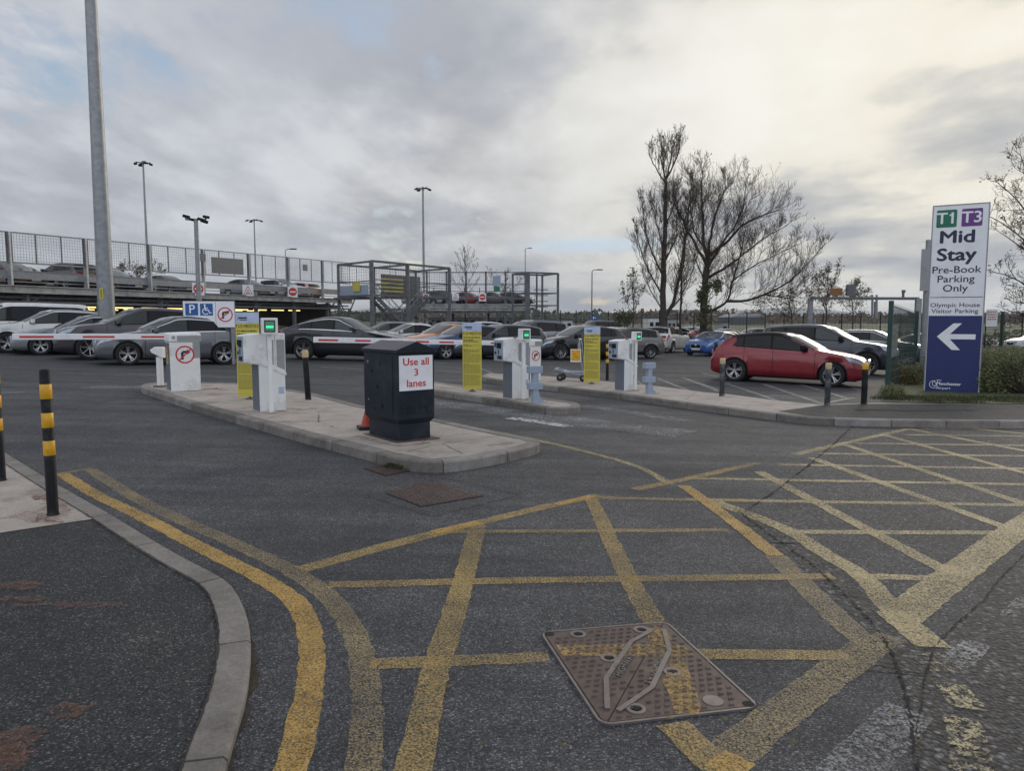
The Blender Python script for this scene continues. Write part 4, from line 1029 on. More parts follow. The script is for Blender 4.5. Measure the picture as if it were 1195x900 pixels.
# distances are measured from the nose, in metres, for each shape of car
SH = {
 'hatch': dict(L=4.06, W=1.76, H=1.43, wb=(.82, 3.36), r=.325, gc=.17,
    top=[(0, .56), (.04, .70), (.14, .80), (.4, .87), (.75, .93), (1.02, .97), (1.3, 1.13), (1.7, 1.33), (2.0, 1.41), (2.45, 1.43), (3.0, 1.40), (3.5, 1.33), (3.68, 1.29), (3.9, 1.05), (4.0, .95), (4.06, .62)],
    belt=[(0, .50), (.12, .70), (.4, .80), (1.0, .90), (2.0, .93), (3.2, .985), (3.9, .98), (4.06, .6)],
    side=[(1.46, 2.36, 0, 0), (2.42, 3.12, 0, .0), (3.16, 3.44, 0, -.14)], ws=(1.06, 1.88), rw=(3.70, 3.96), doors=(1.25, 2.33, 3.1)),
 'suv': dict(L=4.45, W=1.86, H=1.62, wb=(.90, 3.55), r=.365, gc=.20,
    top=[(0, .66), (.04, .80), (.15, .94), (.5, 1.03), (1.1, 1.10), (1.45, 1.27), (1.9, 1.52), (2.2, 1.60), (2.8, 1.62), (3.5, 1.59), (4.0, 1.53), (4.12, 1.49), (4.33, 1.14), (4.41, 1.05), (4.45, .7)],
    belt=[(0, .58), (.12, .82), (.4, .94), (1.0, 1.03), (2.0, 1.07), (3.3, 1.12), (4.3, 1.10), (4.45, .68)],
    side=[(1.60, 2.46, 0, 0), (2.52, 3.38, 0, 0), (3.44, 3.95, 0, -.12)], ws=(1.14, 1.98), rw=(4.10, 4.33), doors=(1.36, 2.49, 3.4)),
 'saloon': dict(L=4.6, W=1.82, H=1.43, wb=(.88, 3.62), r=.33, gc=.16,
    top=[(0, .54), (.05, .67), (.2, .78), (.7, .88), (1.25, .95), (1.65, 1.14), (2.1, 1.36), (2.4, 1.42), (2.9, 1.43), (3.3, 1.38), (3.7, 1.25), (4.1, 1.08), (4.3, 1.04), (4.5, 1.02), (4.57, .96), (4.6, .6)],
    belt=[(0, .52), (.3, .71), (1.2, .89), (2.2, .93), (3.6, .98), (4.4, .97), (4.6, .58)],
    side=[(1.74, 2.5, 0, 0), (2.56, 3.32, 0, 0), (3.37, 3.66, 0, -.1)], ws=(1.29, 2.14), rw=(3.42, 4.1), doors=(1.5, 2.53, 3.4)),
 'coupesuv': dict(L=4.9, W=1.93, H=1.62, wb=(.92, 3.85), r=.385, gc=.20,
    top=[(0, .68), (.05, .82), (.3, .93), (.9, 1.03), (1.35, 1.10), (1.75, 1.29), (2.2, 1.53), (2.5, 1.60), (2.9, 1.62), (3.3, 1.59), (3.8, 1.48), (4.3, 1.30), (4.62, 1.17), (4.8, 1.14), (4.87, 1.06), (4.9, .7)],
    belt=[(0, .64), (.3, .86), (1.3, 1.05), (2.3, 1.09), (3.8, 1.13), (4.7, 1.09), (4.9, .68)],
    side=[(1.88, 2.68, 0, 0), (2.74, 3.55, 0, 0), (3.6, 4.12, 0, -.2)], ws=(1.39, 2.24), rw=(3.9, 4.6), doors=(1.62, 2.71, 3.6)),
 'estate': dict(L=4.7, W=1.83, H=1.47, wb=(.90, 3.68), r=.335, gc=.16,
    top=[(0, .54), (.05, .68), (.2, .79), (.7, .89), (1.25, .96), (1.65, 1.16), (2.1, 1.38), (2.4, 1.45), (3.0, 1.47), (3.9, 1.44), (4.3, 1.37), (4.4, 1.33), (4.6, 1.02), (4.66, .94), (4.7, .6)],
    belt=[(0, .52), (.3, .71), (1.2, .91), (2.2, .95), (3.7, 1.0), (4.5, .98), (4.7, .58)],
    side=[(1.76, 2.52, 0, 0), (2.58, 3.4, 0, 0), (3.46, 4.18, 0, -.1)], ws=(1.29, 2.16), rw=(4.38, 4.6), doors=(1.5, 2.55, 3.45)),
 'van': dict(L=5.0, W=1.92, H=1.92, wb=(.92, 3.95), r=.345, gc=.19,
    top=[(0, .70), (.04, .88), (.2, 1.0), (.6, 1.10), (.85, 1.17), (1.25, 1.5), (1.65, 1.82), (1.95, 1.90), (3.0, 1.92), (4.6, 1.90), (4.85, 1.86), (4.9, 1.8), (4.96, 1.1), (4.98, 1.0), (5.0, .7)],
    belt=[(0, .66), (.3, .9), (.8, 1.10), (2.0, 1.15), (4.5, 1.15), (4.9, 1.10), (5.0, .68)],
    side=[(1.38, 2.05, 0, 0), (2.25, 3.35, 0, 0), (3.45, 4.65, 0, 0)], ws=(.88, 1.70), rw=(4.88, 4.955), doors=(1.15, 2.15, 3.4)),
}
def car_surface(sp):
    L, W, gc, wb, r = sp['L'], sp['W']/2, sp['gc'], sp['wb'], sp['r']
    top = lambda x: smoothed(sp['top'], x, .05)
    belt = lambda x: min(smoothed(sp['belt'], x, .08), top(x)-.015)
    def plan(x):
        e = 1.0
        if x < .75: e = 1 - .20*(1-x/.75)**2.2
        if x > L-.65: e = 1 - .13*(1-(L-x)/.65)**2.2
        return W*e
    arcR = r+.045
    def bot(x):
        b = gc
        if x < .35: b = gc+.06*(1-x/.35)
        if x > L-.4: b = gc+.10*(1-(L-x)/.4)
        return b
    def arch(x):
        z = -1
        for c in wb:
            if abs(x-c) < arcR: z = max(z, r*.97+math.sqrt(max(0, arcR**2-(x-c)**2)))
        return z
    def pts(x):
        w, tz, bz, b0 = plan(x), top(x), belt(x), bot(x); a = arch(x)
        b1 = max(b0, a)
        bow = .27*max(0, min(1, (.55*L-x)/.3)) - .13*max(0, min(1, (x-.6*L)/.3))    # glass and bonnet curve back towards the sides
        bow *= max(0, min(1, x/.5))*max(0, min(1, (L-x)/.25))
        te = lambda fr: max(bz+.012, top(x-bow*fr))
        ts = te(1.0); gh = max(0, ts-bz)
        cz = max(bz+.006, bz+gh*.80) if gh > .12 else bz+gh*.55
        yr = w*.955 - .36*max(0, cz-bz)
        zz = lambda k: b0+(bz-b0)*k
        P = [(0, b1-.0), (w*.86, b1), (w*.965, max(b1+.012, zz(.06))), (w*.992, max(b1+.024, zz(.28))), (w*.982, max(b1+.03, zz(.52))), (w*1.0, max(b1+.04, zz(.76))), (w*.950, max(bz, b1+.05)), (yr, max(cz, b1+.055)), (yr*.90, max(te(.8)-gh*.045-.004, b1+.06)), (yr*.55, te(.3)-.004), (0, tz)]
        return P
    def S(x, t):
        P = pts(x); i = min(len(P)-2, max(0, int(t))); f = t-i
        return P[i][0]+(P[i+1][0]-P[i][0])*f, P[i][1]+(P[i+1][1]-P[i][1])*f
    return S, pts, dict(top=top, belt=belt, plan=plan, arcR=arcR)

WHEELS = {}
def wheel_meshes(r, style):
    key = (round(r, 3), style)
    if key in WHEELS: return WHEELS[key]
    w = .105; ri = r*.70
    a = MB(); a.lathe([(ri-.01, -w+.02), (ri, -w+.005), (r-.03, -w), (r-.006, -w+.02), (r, -w+.05), (r, w-.05), (r-.006, w-.02), (r-.03, w), (ri, w-.005), (ri-.01, w-.02)], 28, axis='y')
    b = MB(); b.lathe([(ri-.005, -w+.015), (ri-.018, -w+.02), (ri-.03, w*.1), (ri-.03, w-.02)], 28, axis='y')
    spokes = {'five': 5, 'multi': 10, 'plain': 7}[style]; sw = {'five': .030, 'multi': .014, 'plain': .026}[style]
    for k in range(spokes):
        an = 2*math.pi*k/spokes+.3
        for da in ((-.16, .16) if style == 'five' else (0,)):
            p, q = Vector((.035*math.cos(an), -w+.05, .035*math.sin(an))), Vector(((ri-.008)*math.cos(an+da), -w+.028, (ri-.008)*math.sin(an+da)))
            b.beam(p, q, sw, .022, up=Vector((0, 1, 0)))
    b.cyl((0, -w+.065, 0), (0, -w+.035, 0), .05, .042, 14)
    c = MB(); c.lathe([(0, 0), (ri*.96, 0), (ri*.96, .02), (0, .02)], 24, axis='y'); c.lathe([(.0, -.04), (.13, -.04), (.13, -.02), (0, -.02)], 20, axis='y')
    WHEELS[key] = (a, b, c); return WHEELS[key]

def build_car(kind, name, label, col, loc, rz, group='cars parked on the ground level', scale=1.0, style='five', simple=False, roof=None, cladding=False, chrome=False, metal=.45, cat='car', privacy=True, rails=None, glassy=None, hmul=1.0):
    sp = SH[kind]; S, pts, fn = car_surface(sp); L = sp['L']
    pm = 'paint '+name+' '+','.join('%.3f' % c for c in col)
    if pm not in M: M[pm] = car_paint(pm, col, metal)
    t = thing(name, label, cat, loc, rz, group); t.scale = (scale, scale, scale*hmul)
    X = lambda x: L/2 - x
    # --- body shell
    xs = set([.0, .015, .05, .09, .14, .2, .28] + [L-.0, L-.015, L-.04, L-.08, L-.13, L-.2])
    st = .14 if simple else .075
    k = .28
    while k < L-.2: xs.add(round(k, 4)); k += st
    for c in sp['wb']:
        for i in range(13):
            xs.add(round(c-fn['arcR']*math.cos(math.pi*i/12), 4))
        xs.add(round(c-fn['arcR']-.002, 4)); xs.add(round(c+fn['arcR']+.002, 4))
    xs = sorted(xs)
    xs = [x for i, x in enumerate(xs) if i == 0 or x-xs[i-1] > .0015]
    mb = MB(); rows = []
    for x in xs:
        P = pts(x)
        # nose and tail draw in so the ends are rounded
        e = min(x, L-x); k = 1.0
        sh = 0.0 if e > .09 else (.09-e)/.09
        row = []
        for (y, z) in P:
            zc = (P[0][1]+P[-1][1])/2
            row.append((y*(1-.05*sh**2), zc+(z-zc)*(1-.10*sh**2)))
        rows.append(row)
    nP = len(rows[0]); vs = []
    for x, row in zip(xs, rows):
        vs += [(X(x), y, z) for y, z in row] + [(X(x), -y, z) for y, z in row[1:-1][::-1]]
    m = nP+nP-2; fs = []
    for i in range(len(xs)-1):
        for j in range(m): fs.append((i*m+j, i*m+(j+1) % m, (i+1)*m+(j+1) % m, (i+1)*m+j))
    mb.add(vs, fs, 0, True)
    mb.add(vs[:m], [tuple(range(m))], 0); mb.add(vs[-m:], [tuple(range(m))], 0)
    body = mb.build('body', pm, t)
    sm = body.data
    # --- a patch of surface standing just proud of the shell
    def patch(mb, x0f, x1f, t0, t1, nu, nv, off, side, mi=0):
        o = []
        for j in range(nv+1):
            tt = t0+(t1-t0)*j/nv; xa, xb = x0f(j/nv), x1f(j/nv)
            for i in range(nu+1):
                x = xa+(xb-xa)*i/nu; y, z = S(x, tt); e = .01
                y2, z2 = S(x, min(9.999, tt+e)); y1, z1 = S(x, max(0, tt-e)); y3, z3 = S(min(L, x+e), tt); y4, z4 = S(max(0, x-e), tt)
                a = Vector((0, y2-y1, z2-z1)); b = Vector((-(min(L, x+e)-max(0, x-e)), y3-y4, z3-z4))
                n = b.cross(a)
                if n.length < 1e-9: n = Vector((0, 1, 0))
                n.normalize()
                if n.y < 0 and t1 < 7.6: n = -n
                if n.z < 0 and t0 > 7: n = -n
                p = Vector((X(x), y, z))+n*off
                o.append((p.x, p.y*side, p.z))
        fs = [(j*(nu+1)+i, j*(nu+1)+i+1, (j+1)*(nu+1)+i+1, (j+1)*(nu+1)+i) for j in range(nv) for i in range(nu)]
        mb.add(o, fs, mi, True)
    c_ = lambda v: (lambda s: v)
    frt = lambda t_: interp([(7, 1.0), (8, .8), (9, .3), (10, 0)], t_)
    nn = 5 if simple else 9
    # windscreen and rear window
    w0, w1 = sp['ws']
    mb = MB()
    for sd in (1, -1): patch(mb, lambda s: w0+.04+.27*frt(7.4+2.6*s), lambda s: w1+.27*frt(7.4+2.6*s), 7.4, 10, nn, 10, .006, sd)
    mb.build('windscreen', 'wscreen', t)
    r0, r1 = sp['rw']; mb = MB()
    for sd in (1, -1): patch(mb, lambda s: r0-.13*frt(7.5+2.5*s), lambda s: r1-.13*frt(7.5+2.5*s), 7.5, 10, nn, 6, .006, sd)
    mb.build('rear_window', 'glass', t)
    if roof:
        mb = MB()
        for sd in (1, -1): patch(mb, c_(w1+.02), c_(r0-.03), 7.0, 10, 10, 6, .004, sd)
        mb.build('roof_panel', roof, t)
    for sd in (1, -1):
        for q, (a, b, sl, sr) in enumerate(sp['side']):
            mb = MB(); patch(mb, lambda s, a=a, sl=sl: a+sl*s, lambda s, b=b, sr=sr: b+sr*s, 6.10, 6.97, nn, 4, .005, sd); mb.build('side_window', 'glass' if q else ('glass_f' if glassy is None else glassy), t)
        a, b = sp['side'][0][0], sp['side'][-1][1]+sp['side'][-1][3]
        if chrome:
            mb = MB(); patch(mb, c_(a-.05), c_(b+.12), 6.97, 7.09, 24, 1, .007, sd); patch(mb, c_(a-.05), c_(b+.12), 6.0, 6.07, 24, 1, .007, sd); mb.build('window_strip', 'chrome', t)
        mb = MB(); patch(mb, c_(a-.02), c_(b+.05), 6.02, 7.02, 24, 4, .0025, sd); mb.build('pillar_trim', 'trim', t)
        if not simple:
            mb = MB()
            for x in sp['doors']: patch(mb, c_(x), c_(x+.014), 2.2, 5.98, 1, 10, .002, sd)
            patch(mb, c_(sp['doors'][0]), c_(sp['doors'][2]), 2.15, 2.2, 16, 1, .002, sd); mb.build('door_gap', 'trim', t)
            mb = MB()
            for x in (sp['doors'][1]-.22, sp['doors'][2]-.12): patch(mb, c_(x), c_(x+.17), 5.28, 5.42, 4, 1, .022, sd)
            mb.build('door_handle', pm, t)
        mb = MB(); patch(mb, lambda s: .05+.07*s, lambda s: .42+.16*s, 5.35, 6.1, 8, 3, .006, sd); hl = mb.build('headlight', 'lamp', t)
        mb = MB(); patch(mb, lambda s: L-.34+.05*s, c_(L-.02), 5.0, 6.0, 6, 3, .006, sd); mb.build('tail_light', 'tail', t)
        if cladding or not simple:
            mb = MB(); k0 = 1.2 if not cladding else 1.9
            patch(mb, c_(sp['wb'][0]+fn['arcR']+.01), c_(sp['wb'][1]-fn['arcR']-.01), 1.1, 2.5 if cladding else 2.0, 12, 3, .006, sd); mb.build('sill_trim', 'trim', t)
        # wheel arch lips
        mb = MB()
        for c in sp['wb']:
            ww = fn['plan'](c); R0 = fn['arcR']; rr_ = .05 if cladding else .014
            for i in range(12):
                a0, a1 = math.pi*i/12, math.pi*(i+1)/12
                y = (ww*1.0+.004)*sd
                q = [(X(c)+(R0-.012)*math.cos(a0), y, sp['r']*.97+(R0-.012)*math.sin(a0)), (X(c)+(R0-.012)*math.cos(a1), y, sp['r']*.97+(R0-.012)*math.sin(a1)), (X(c)+(R0+rr_)*math.cos(a1), y-.006*sd, sp['r']*.97+(R0+rr_)*math.sin(a1)), (X(c)+(R0+rr_)*math.cos(a0), y-.006*sd, sp['r']*.97+(R0+rr_)*math.sin(a0))]
                mb.add(q, [(0, 1, 2, 3)], 0, True)
        mb.build('arch_lip', 'trim', t)
        # door mirror
        mx = X(sp['side'][0][0]+.12); y, z = S(sp['side'][0][0]+.12, 6.1)
        mb = MB(); mb.prism([(mx-.03, y+.01), (mx+.09, y+.03), (mx+.11, y+.17), (mx+.04, y+.225), (mx-.04, y+.21)] if sd > 0 else [(mx-.03, -y-.01), (mx-.04, -y-.21), (mx+.04, -y-.225), (mx+.11, -y-.17), (mx+.09, -y-.03)], z+.01, z+.16); mb.build('door_mirror', 'trim' if roof or cladding else pm, t, .025)
    # rails
    if rails:
        mb = MB()
        for sd in (1, -1):
            pp = []
            for i in range(9):
                x = w1+.15+(r0-w1-.4)*i/8; y, z = S(x, 7.6); pp.append((X(x), y*sd, z+(.045 if 0 < i < 8 else .0)))
            mb.tube(pp, .017, 6)
        mb.build('roof_rail', rails, t)
    # fascia: grille, lower intake, plate; tail: plate, bumper
    pw = fn['plan'](.05)
    gz = fn['belt'](.3)-.22
    mb = MB(); n = 6; zc = gz
    gp = [(-.42*pw, zc+.12), (.42*pw, zc+.12), (.46*pw, zc+.02), (.36*pw, zc-.13), (-.36*pw, zc-.13), (-.46*pw, zc+.02)]
    vs = [(L/2+.004, y, z) for y, z in gp]+[(L/2-.1, y, z) for y, z in gp]; mb.add(vs, [tuple(range(6))]+[(i, (i+1) % 6, 6+(i+1) % 6, 6+i) for i in range(6)])
    gr = mb.build('grille', 'trim', t)
    if not simple: mb = MB(); mb.cyl((L/2+.004, 0, gz+.09), (L/2+.018, 0, gz+.09), .055, n=16); mb.build('badge', 'chrome', t)
    mb = MB(); mb.box(L/2-.1, L/2+.003, -.72*pw, .72*pw, sp['gc']+.09, sp['gc']+.20); mb.build('lower_intake', 'trim', t, .02)
    if chrome or cladding:
        mb = MB()
        for i in range(6): mb.beam((L/2+.006, *gp[i]), (L/2+.006, *gp[(i+1) % 6]), .016, .016)
        mb.build('surround', 'chrome', gr)
    for sd in (1, -1):      # light units reaching round the nose
        mb = MB(); hz = fn['belt'](.3)-.09
        q = [(L/2+.006, .48*pw*sd, hz-.03), (L/2+.006, .48*pw*sd, hz+.03), (L/2-.01, .86*pw*sd, hz+.06), (L/2-.01, .88*pw*sd, hz-.05)]
        mb.add(q+[(x-.05, y, z) for x, y, z in q], [(0, 1, 2, 3), (0, 4, 5, 1), (1, 5, 6, 2), (2, 6, 7, 3), (3, 7, 4, 0)]); mb.build('front_lamp', 'lamp', t)
        mb = MB(); hz = fn['belt'](L-.3)-.14
        q = [(-L/2-.006, .50*pw*sd, hz-.05), (-L/2-.006, .50*pw*sd, hz+.05), (-L/2+.012, .96*pw*sd, hz+.07), (-L/2+.012, .97*pw*sd, hz-.07)]
        mb.add(q+[(x+.05, y, z) for x, y, z in q], [(0, 1, 2, 3), (0, 4, 5, 1), (1, 5, 6, 2), (2, 6, 7, 3), (3, 7, 4, 0)]); mb.build('rear_lamp', 'tail', t)
    mb = MB(); mb.box(L/2+.004, L/2+.012, -.26, .26, gz-.20, gz-.09); mb.build('front_plate', 'plate_w', t)
    mb = MB(); z = fn['belt'](L-.3)-.30; mb.box(-L/2-.012, -L/2-.004, -.26, .26, z, z+.11); mb.build('rear_plate', 'plate_y', t)
    mb = MB(); mb.box(-L/2-.004, -L/2+.1, -.8*pw, .8*pw, sp['gc']+.10, sp['gc']+.22); mb.build('rear_bumper_trim', 'trim', t, .02)
    # floor and wheel wells
    mb = MB(); w = sp['W']/2-.26; mb.box(-L/2+.25, L/2-.25, -w, w, sp['gc']-.01, sp['gc']+.45); mb.build('underbody', 'rimd', t)
    for c in sp['wb']:
        mb = MB(); mb.box(X(c)-.42, X(c)+.42, -sp['W']/2+.10, sp['W']/2-.10, sp['gc']+.36, sp['gc']+.52); mb.build('wheel_well', 'rimd', t)
    # wheels
    ta, tb, tc = wheel_meshes(sp['r'], style)
    for c in sp['wb']:
        for sd in (1, -1):
            key = ('mesh', round(sp['r'], 3), style)
            if key not in WHEELS:
                a = ta.build('tyre', 'tyre'); b = tb.build('rim', 'rim'); h = tc.build('wheel', 'rimd')
                WHEELS[key] = (a.data, b.data, h.data)
                for o in (a, b, h): bpy.data.objects.remove(o)
            da, db, dh = WHEELS[key]
            wo = bpy.data.objects.new('wheel', dh); C.objects.link(wo); wo.parent = t
            wo.location = (X(c), sd*(sp['W']/2-.115), sp['r']); wo.rotation_euler = (0, 0, 0 if sd < 0 else math.pi)
            for nm, dd in (('tyre', da), ('rim', db)):
                o = bpy.data.objects.new(nm, dd); C.objects.link(o); o.parent = wo
    return t
def heading(u0, v0, u1, v1):
    a, b = G(u0, v0), G(u1, v1); print('heading', round(math.degrees(math.atan2(b.y-a.y, b.x-a.x)), 1), 'wheelbase', round((b-a).length, 2), 'Y', round(a.y, 1))
def place(kind, u, v, hd, **kw):
    """near-side flank midpoint (between the wheels) meets the ground at u, v; hd = heading in degrees, 0 = to the right."""
    sp = SH[kind]; p = G(u, v); s = kw.get('scale', 1.0)
    h = R(hd); per = Vector((-math.sin(h), math.cos(h), 0))
    if per.dot(Vector((p.x, p.y, 0))) < 0: per = -per
    mid = (sum(sp['wb'])/2 - sp['L']/2)*s
    c = p + per*(sp['W']/2-.02)*s + Vector((math.cos(h), math.sin(h), 0))*mid
    c.z = H(c.x, c.y)
    t = build_car(kind, kw.pop('name'), kw.pop('label'), kw.pop('col'), c, h, **kw)
    a = math.atan(.022); t.rotation_euler = (math.sin(h)*0, 0, h)
    # sit on the slope
    nrm = Vector((.022 if abs(c.x) < 24 else 0, .0067, 1)).normalized(); q = Vector((0, 0, 1)).rotation_difference(nrm)
    t.rotation_euler = (q @ t.rotation_euler.to_quaternion()).to_euler()
    return t
# ================================================================ CARS IN THE CAR PARK
BLACK = (.012, .013, .017); NAVYB = (.012, .016, .03); GREY = (.10, .105, .115); SILV = (.34, .35, .36); WHITE = (.66, .66, .65)
# left row, noses to the left
heading(853.7, 445.5, 963, 452); heading(264, 425, 157, 427); heading(768, 421, 712, 422)
place('hatch', 207.5, 426.3, 211, name='parked_hatchback', label='dark grey hatchback with chrome window line behind the white barrier and parking sign', col=(.12, .127, .138), chrome=True, style='five', scale=1.06)
place('suv', 163, 420, 211, name='parked_suv', label='large dark plum suv parked just behind the dark grey hatchback', col=(.045, .038, .048), scale=1.10, style='plain')
place('estate', 101, 414.5, 211, name='parked_estate', label='silver grey estate with five spoke wheels under the tip of the left barrier arm', col=(.20, .215, .23), chrome=True, rails='steel', scale=1.02)
place('suv', 60, 412, 211, name='parked_suv', label='white suv with silver roof rails between the grey estate and the white van', col=WHITE, metal=.1, rails='steel', scale=1.03)
place('van', 22, 409, 211, name='parked_van', label='white passenger van with dark side glass at the far left', col=WHITE, metal=0, cat='van')
# dark sportback in the middle
place('coupesuv', 399, 421.5, -6, name='parked_suv', label='black sloping roof suv with chrome window line behind the leaning bollard', col=(.014, .015, .02), chrome=True, scale=1.0, style='five')
place('saloon', 478, 412, 200, name='parked_saloon', label='white saloon seen over the gabled cabinet lid', col=WHITE, metal=.1, scale=1.0)
place('estate', 520, 412.5, 200, name='parked_estate', label='grey beige estate between the white saloon and the orange car', col=(.2, .19, .18), scale=1.04)
place('hatch', 529, 417, 212, name='parked_hatchback', label='bright orange hatchback behind the right edge of the dark cabinet', col=(.62, .2, .02), metal=.1)
place('hatch', 553, 419.5, 212, name='parked_hatchback', label='dark blue hatchback just left of the lone yellow notice', col=(.015, .035, .12))
place('estate', 588, 419.5, 212, name='parked_estate', label='dark navy estate with white plate between the lone notice and second ticket machine', col=(.03, .035, .05))
place('suv', 622, 415.5, 203, name='parked_suv', label='silver blue suv with its windscreen above the second ticket machine', col=(.22, .235, .265), scale=1.05, rails='steel')
place('hatch', 687, 420.5, 202, name='parked_hatchback', label='black hatchback facing left behind the luggage trolley', col=BLACK, scale=1.05, style='multi')
place('saloon', 716, 408, 208, name='parked_saloon', label='white saloon mostly hidden behind the third yellow notice', col=WHITE, metal=.1, simple=True)
place('suv', 732, 418.8, 200, name='parked_suv', label='dark bronze grey suv with silver roof rails behind the third ticket machine', col=(.15, .147, .14), scale=.93, hmul=.96, style='multi', rails='steel', cladding=True)
place('suv', 794, 411.5, 58, name='parked_suv', label='white suv with black rear pillar, tail towards the bronze grey suv', col=(.62, .61, .58), metal=.1, scale=.97, style='multi', roof='trim')
place('hatch', 829, 411, 76, name='parked_hatchback', label='small black hatchback seen from behind with a yellow plate', col=BLACK, scale=.95)
place('hatch', 847, 415.5, 228, name='parked_hatchback', label='bright blue small car with white plate facing us left of the red hatchback', col=(.02, .10, .36), metal=.3, scale=.93, chrome=True)
place('saloon', 818, 400, 185, name='parked_saloon', label='dull red saloon with only its roof showing beyond the black hatchback', col=(.2, .03, .03), simple=True)
place('saloon', 845, 402, 190, name='parked_saloon', label='pale silver saloon roof beyond the small blue car', col=SILV, simple=True)
place('estate', 880, 400, 190, name='parked_estate', label='silver estate with its roof just above the red hatchback boot', col=SILV, simple=True)
# more roofs further off in the middle
for u, v, k, c, lab in ((590, 401, 'saloon', GREY, 'grey saloon roof beyond the lone yellow notice'), (560, 400.5, 'suv', WHITE, 'white suv roof behind the blue and orange hatchbacks'), (672, 402, 'estate', (.03, .03, .035), 'black estate far behind the black hatchback'),
                        (700, 398, 'van', (.03, .035, .045), 'dark van far off left of the small round blue sign'), (640, 396, 'saloon', (.3, .25, .2), 'beige saloon far off beyond the silver grey estate'), (618, 399, 'hatch', (.25, .26, .28), 'silver hatchback roof far behind the second display post'),
                        (735, 399, 'hatch', BLACK, 'black hatchback roof far behind the bronze grey suv'), (790, 399, 'saloon', (.25, .25, .26), 'silver saloon far behind the white suv'), (450, 405, 'estate', (.2, .2, .22), 'silver estate far behind the black sloping roof suv'), (805, 397, 'estate', (.5, .5, .5), 'pale estate beneath the bare tall tree')):
    place(k, u, v, random.choice((195, 200, 205)), name='parked_'+{'suv': 'suv', 'van': 'van', 'hatch': 'hatchback'}.get(k, k), label=lab, col=c, simple=True, cat='van' if k == 'van' else 'car')
# right hand group
place('hatch', 911, 448.8, -30, name='parked_hatchback', label='dark red hatchback with black roof behind the peeling bollards', col=(.24, .010, .020), metal=.3, roof='trim', style='five', scale=1.0, glassy='glass')
place('suv', 958, 436, -27, name='parked_suv', label='dark slate grey suv parked beyond the dark red hatchback', col=(.04, .045, .06), scale=1.06, style='multi', cladding=True)
place('suv', 1020, 426, -27, name='parked_suv', label='dark teal suv with chrome roof line beyond the slate grey suv', col=(.02, .04, .045), chrome=True, scale=.98)
place('saloon', 1090, 416, -14, name='parked_saloon', label='blue saloon partly seen through the green mesh fence', col=(.03, .07, .13), simple=True)
place('estate', 1222, 409, 184, name='parked_estate', label='white estate half cut off by the right edge above the hedge', col=WHITE, metal=.1)

# ================================================================ STEEL PARKING DECK
A0, E = Vector((-26, 37, 0)), Vector((10.7, 25.8, 0)).normalized(); NB_ = Vector((-E.y, E.x, 0))
DL = 27.93
def D(k, back, z): p = A0+E*k+NB_*back; return (p.x, p.y, z)
def zi(k, a, b): return a+(b-a)*k/DL
fl = lambda k: 3.2; rl = lambda k: zi(k, 4.38, 4.57); tp = lambda k: zi(k, 5.9, 6.36)
deck = thing('parking_deck', 'long two storey galvanised steel parking deck with yellow tube lights beneath', 'parking deck', (0, 0, 0))
K0, K1 = -15, 30.5
b = MB(); b.beam(D(K0, 12, 3.11), D(K1, 12, 3.11), 24, .17); b.build('deck_floor', 'deckfloor', deck)
b = MB(); b.beam(D(K0, -.05, 3.02), D(K1, -.05, 3.02), .16, .36); b.beam(D(K0, -.16, 3.2), D(K1, -.16, 3.2), .12, .05); b.beam(D(K0, -.16, 2.85), D(K1, -.16, 2.85), .12, .05); b.build('edge_beam', 'beam', deck)
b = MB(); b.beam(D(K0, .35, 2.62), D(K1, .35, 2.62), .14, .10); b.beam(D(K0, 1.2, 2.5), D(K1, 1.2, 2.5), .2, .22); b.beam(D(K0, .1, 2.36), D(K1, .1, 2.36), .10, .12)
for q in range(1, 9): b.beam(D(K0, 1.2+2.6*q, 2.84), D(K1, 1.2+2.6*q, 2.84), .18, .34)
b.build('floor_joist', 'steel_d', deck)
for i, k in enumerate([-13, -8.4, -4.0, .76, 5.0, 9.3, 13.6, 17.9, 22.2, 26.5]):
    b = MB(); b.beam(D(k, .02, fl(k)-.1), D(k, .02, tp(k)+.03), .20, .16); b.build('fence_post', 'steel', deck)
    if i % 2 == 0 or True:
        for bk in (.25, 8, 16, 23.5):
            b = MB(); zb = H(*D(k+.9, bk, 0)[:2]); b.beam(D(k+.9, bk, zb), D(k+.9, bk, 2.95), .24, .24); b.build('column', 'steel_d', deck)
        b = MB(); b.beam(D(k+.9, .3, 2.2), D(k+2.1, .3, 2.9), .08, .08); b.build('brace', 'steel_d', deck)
b = MB(); b.beam(D(K0, .12, 3.74), D(K1, .12, 3.74), .10, .34); b.beam(D(K0, 1.0, 4.02), D(K1, 1.0, 4.02), .06, .09); b.beam(D(K0, .2, 3.42), D(K1, .2, 3.42), .05, .05); b.build('crash_rail', 'steel', deck)
b = MB(); b.beam(D(K0, 0, rl(K0)), D(K1, 0, rl(K1)), .07, .08); b.beam(D(K0, 0, tp(K0)), D(K1, 0, tp(K1)), .07, .07); b.build('fence_rail', 'steel', deck)
pk = [-15, -13, -8.4, -4.0, .76, 5.0, 9.3, 13.6, 17.9, 22.2, 26.5, 30.5]
